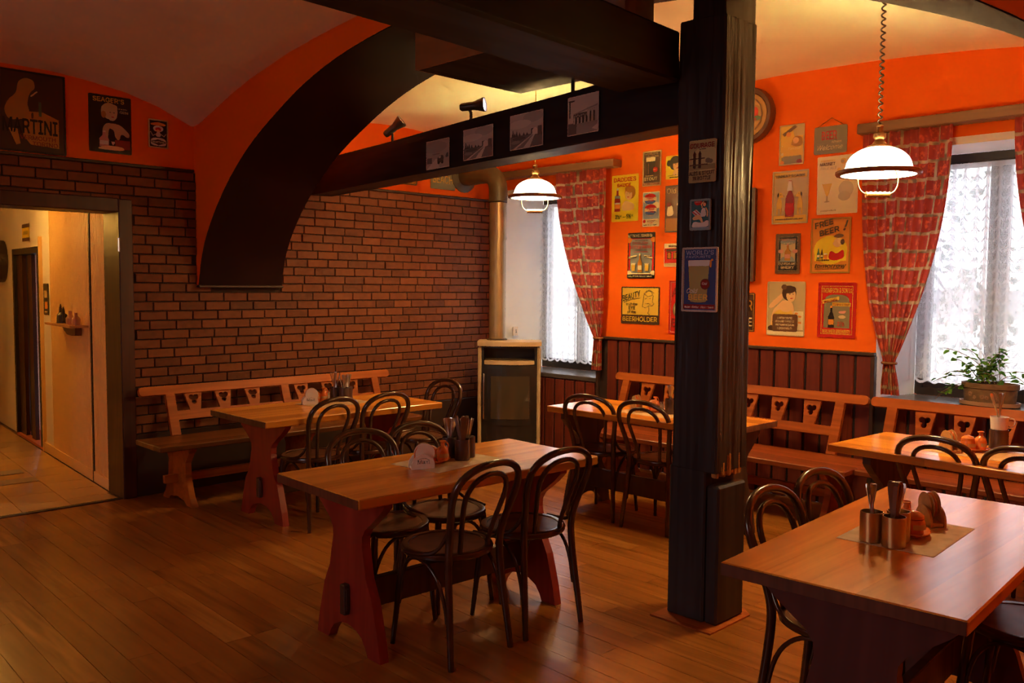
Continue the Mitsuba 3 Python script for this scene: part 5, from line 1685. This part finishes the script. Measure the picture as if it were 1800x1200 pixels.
part(kh, 'bracket', xf_axes(ext(q, .05), (HB, 1, 0), (0, 0, 1), (1, 0, 0), (HA - .07, 0, 0)), 'm_handle', label='dark bracket')
kg = thing('shelf_ornament', 'black two-pointed ornament on the hall shelf', 'ornament')
oo = hall_pt(1.36, .08, 1.2505)
part(kg, 'body', cat([lathe([(0, 0), (.045, 0), (.04, .07), (.02, .09), (0, .09)], 12, oo), lathe([(0, .02), (.018, .02), (.012, .12), (.003, .16), (0, .16)], 10, oo + [0, .035, 0]), lathe([(0, .02), (.018, .02), (.012, .11), (.003, .14), (0, .14)], 10, oo + [0, -.035, 0])]), 'm_frame', 40)
for i, (yy, hh) in enumerate(((1.10, .11), (.92, .10))):
    oo = hall_pt(yy, .08, 1.2505)
    single('scent_bottle', ['small pinkish bottle on the hall shelf, beside the black ornament', 'small pinkish bottle on the hall shelf, nearest the room'][i], 'bottle', lathe([(0, 0), (.032, 0), (.034, .05), (.014, .075), (.014, hh), (0, hh)], 16, oo), 'm_pinkbottle', 40)
kq = thing('hall_planter', 'tall white planter in the hall at the left edge', 'planter')
part(kq, 'body', lathe([(0, 0), (.14, 0), (.15, .01), (.205, .66), (.215, .665), (.215, .70), (.19, .70), (.185, .62), (0, .60)], 32, (-3.74, 4.15, 0.001)), 'm_hallpot', 40)
part(kq, 'soil', lathe([(0, .64), (.186, .64)], 24, (-3.74, 4.15, 0)), 'm_soil')
plant('green climbing plant in the white hall planter', 'plant', (-3.74, 4.15, .66), [(-3.70, 4.1, 1.35, 14), (-3.66, 4.05, 1.2, 14), (-3.72, 3.95, 1.05, 12), (-3.66, 4.0, .9, 10), (-3.70, 4.2, 1.45, 12), (-3.78, 4.1, 1.3, 10), (-3.62, 4.05, .78, 8), (-3.66, 3.93, .72, 7)], 'm_leafdark', .12, 6, 'climbing_plant', .5)
for i, (xa, ya) in enumerate(((-4.62, 1.16), (-4.62, 1.56))):
    single('floor_strip', ['grey carpet strip on the hall tiles, the nearer of two', 'grey carpet strip on the hall tiles, the farther of two'][i], 'carpet strip', rotz(bx(xa - .6, xa + .62, ya - .09, ya + .09, .0005, .006, .002), -4.3, (xa, ya, 0)), 'm_carpet')
kl = thing('hall_lamp', 'glowing ceiling lamp of the hall, out of view', 'lamp')
HALLL = 44.0
gk = part(kl, 'globe', lathe([(0, -.11)] + [(.11 * math.sin(t), -.11 * math.cos(t)) for t in np.linspace(.15, 3.0, 14)] + [(0, .11)], 20, (-4.30, 2.05, 2.16)), 'm_opal', True)
scene[gk]['emitter'] = {'type': 'area', 'radiance': {'type': 'rgb', 'value': [HALLL, HALLL * .48, HALLL * .085]}}
part(kl, 'stem', cyl(.012, 2.27, 2.358, (-4.30, 2.05), 10), 'm_brass', 30)

# ---------------------------------------------------------------- outside the windows
struct('ground', 'pale ground outside the windows', bx(.55, 60, -60, 60, -.9, -.5), 'm_ground')
struct('ground_001', 'pale ground outside the rear window', bx(-60, XL - .45, -60, 60, -.9, -.5), 'm_ground')


def tree(label, x, y, h, seed):
    r = random.Random(seed)
    g = np.random.default_rng(seed)
    k = thing('tree', label, 'tree')
    part(k, 'trunk', tube([(x, y, -.5, .16), (x + .05, y, h * .3, .13), (x, y + .1, h * .6, .09), (x, y, h * .9, .03)], 0, 8, 16), 'm_bark', True)
    br_ = []
    N = 2600
    c = g.normal(size=(14, 3)) * [1.0, 1.0, .26 * h] + [x, y, h * .62]
    for q in c:
        br_.append(tube([(x, y, h * .4), tuple((np.array([x, y, h * .5]) + q) / 2), tuple(q)], .02, 5))
    part(k, 'branches', cat(br_), 'm_bark')
    p = c[g.integers(0, 14, N)] + g.normal(size=(N, 3)) * .42
    u = g.normal(size=(N, 3))
    u /= np.linalg.norm(u, axis=1, keepdims=True)
    w = np.cross(u, g.normal(size=(N, 3)))
    w /= np.linalg.norm(w, axis=1, keepdims=True)
    s = g.uniform(.05, .11, (N, 1))
    V = np.stack([p - u * s, p + w * s * .6, p + u * s, p - w * s * .6], 1).reshape(-1, 3)
    i = np.arange(N)[:, None] * 4
    part(k, 'foliage', trimesh.Trimesh(V, np.vstack([i + [0, 1, 2], i + [0, 2, 3]]), process=False), 'm_treeleaf', kind='stuff')


tree('pale tree outside the flower window, its left half', 6.2, -5.2, 5.0, 1)
tree('pale tree outside the flower window, its right half', 9.5, -.2, 5.5, 2)
tree('pale tree outside beyond the flower window mullion', 13.5, -7.2, 6.5, 3)
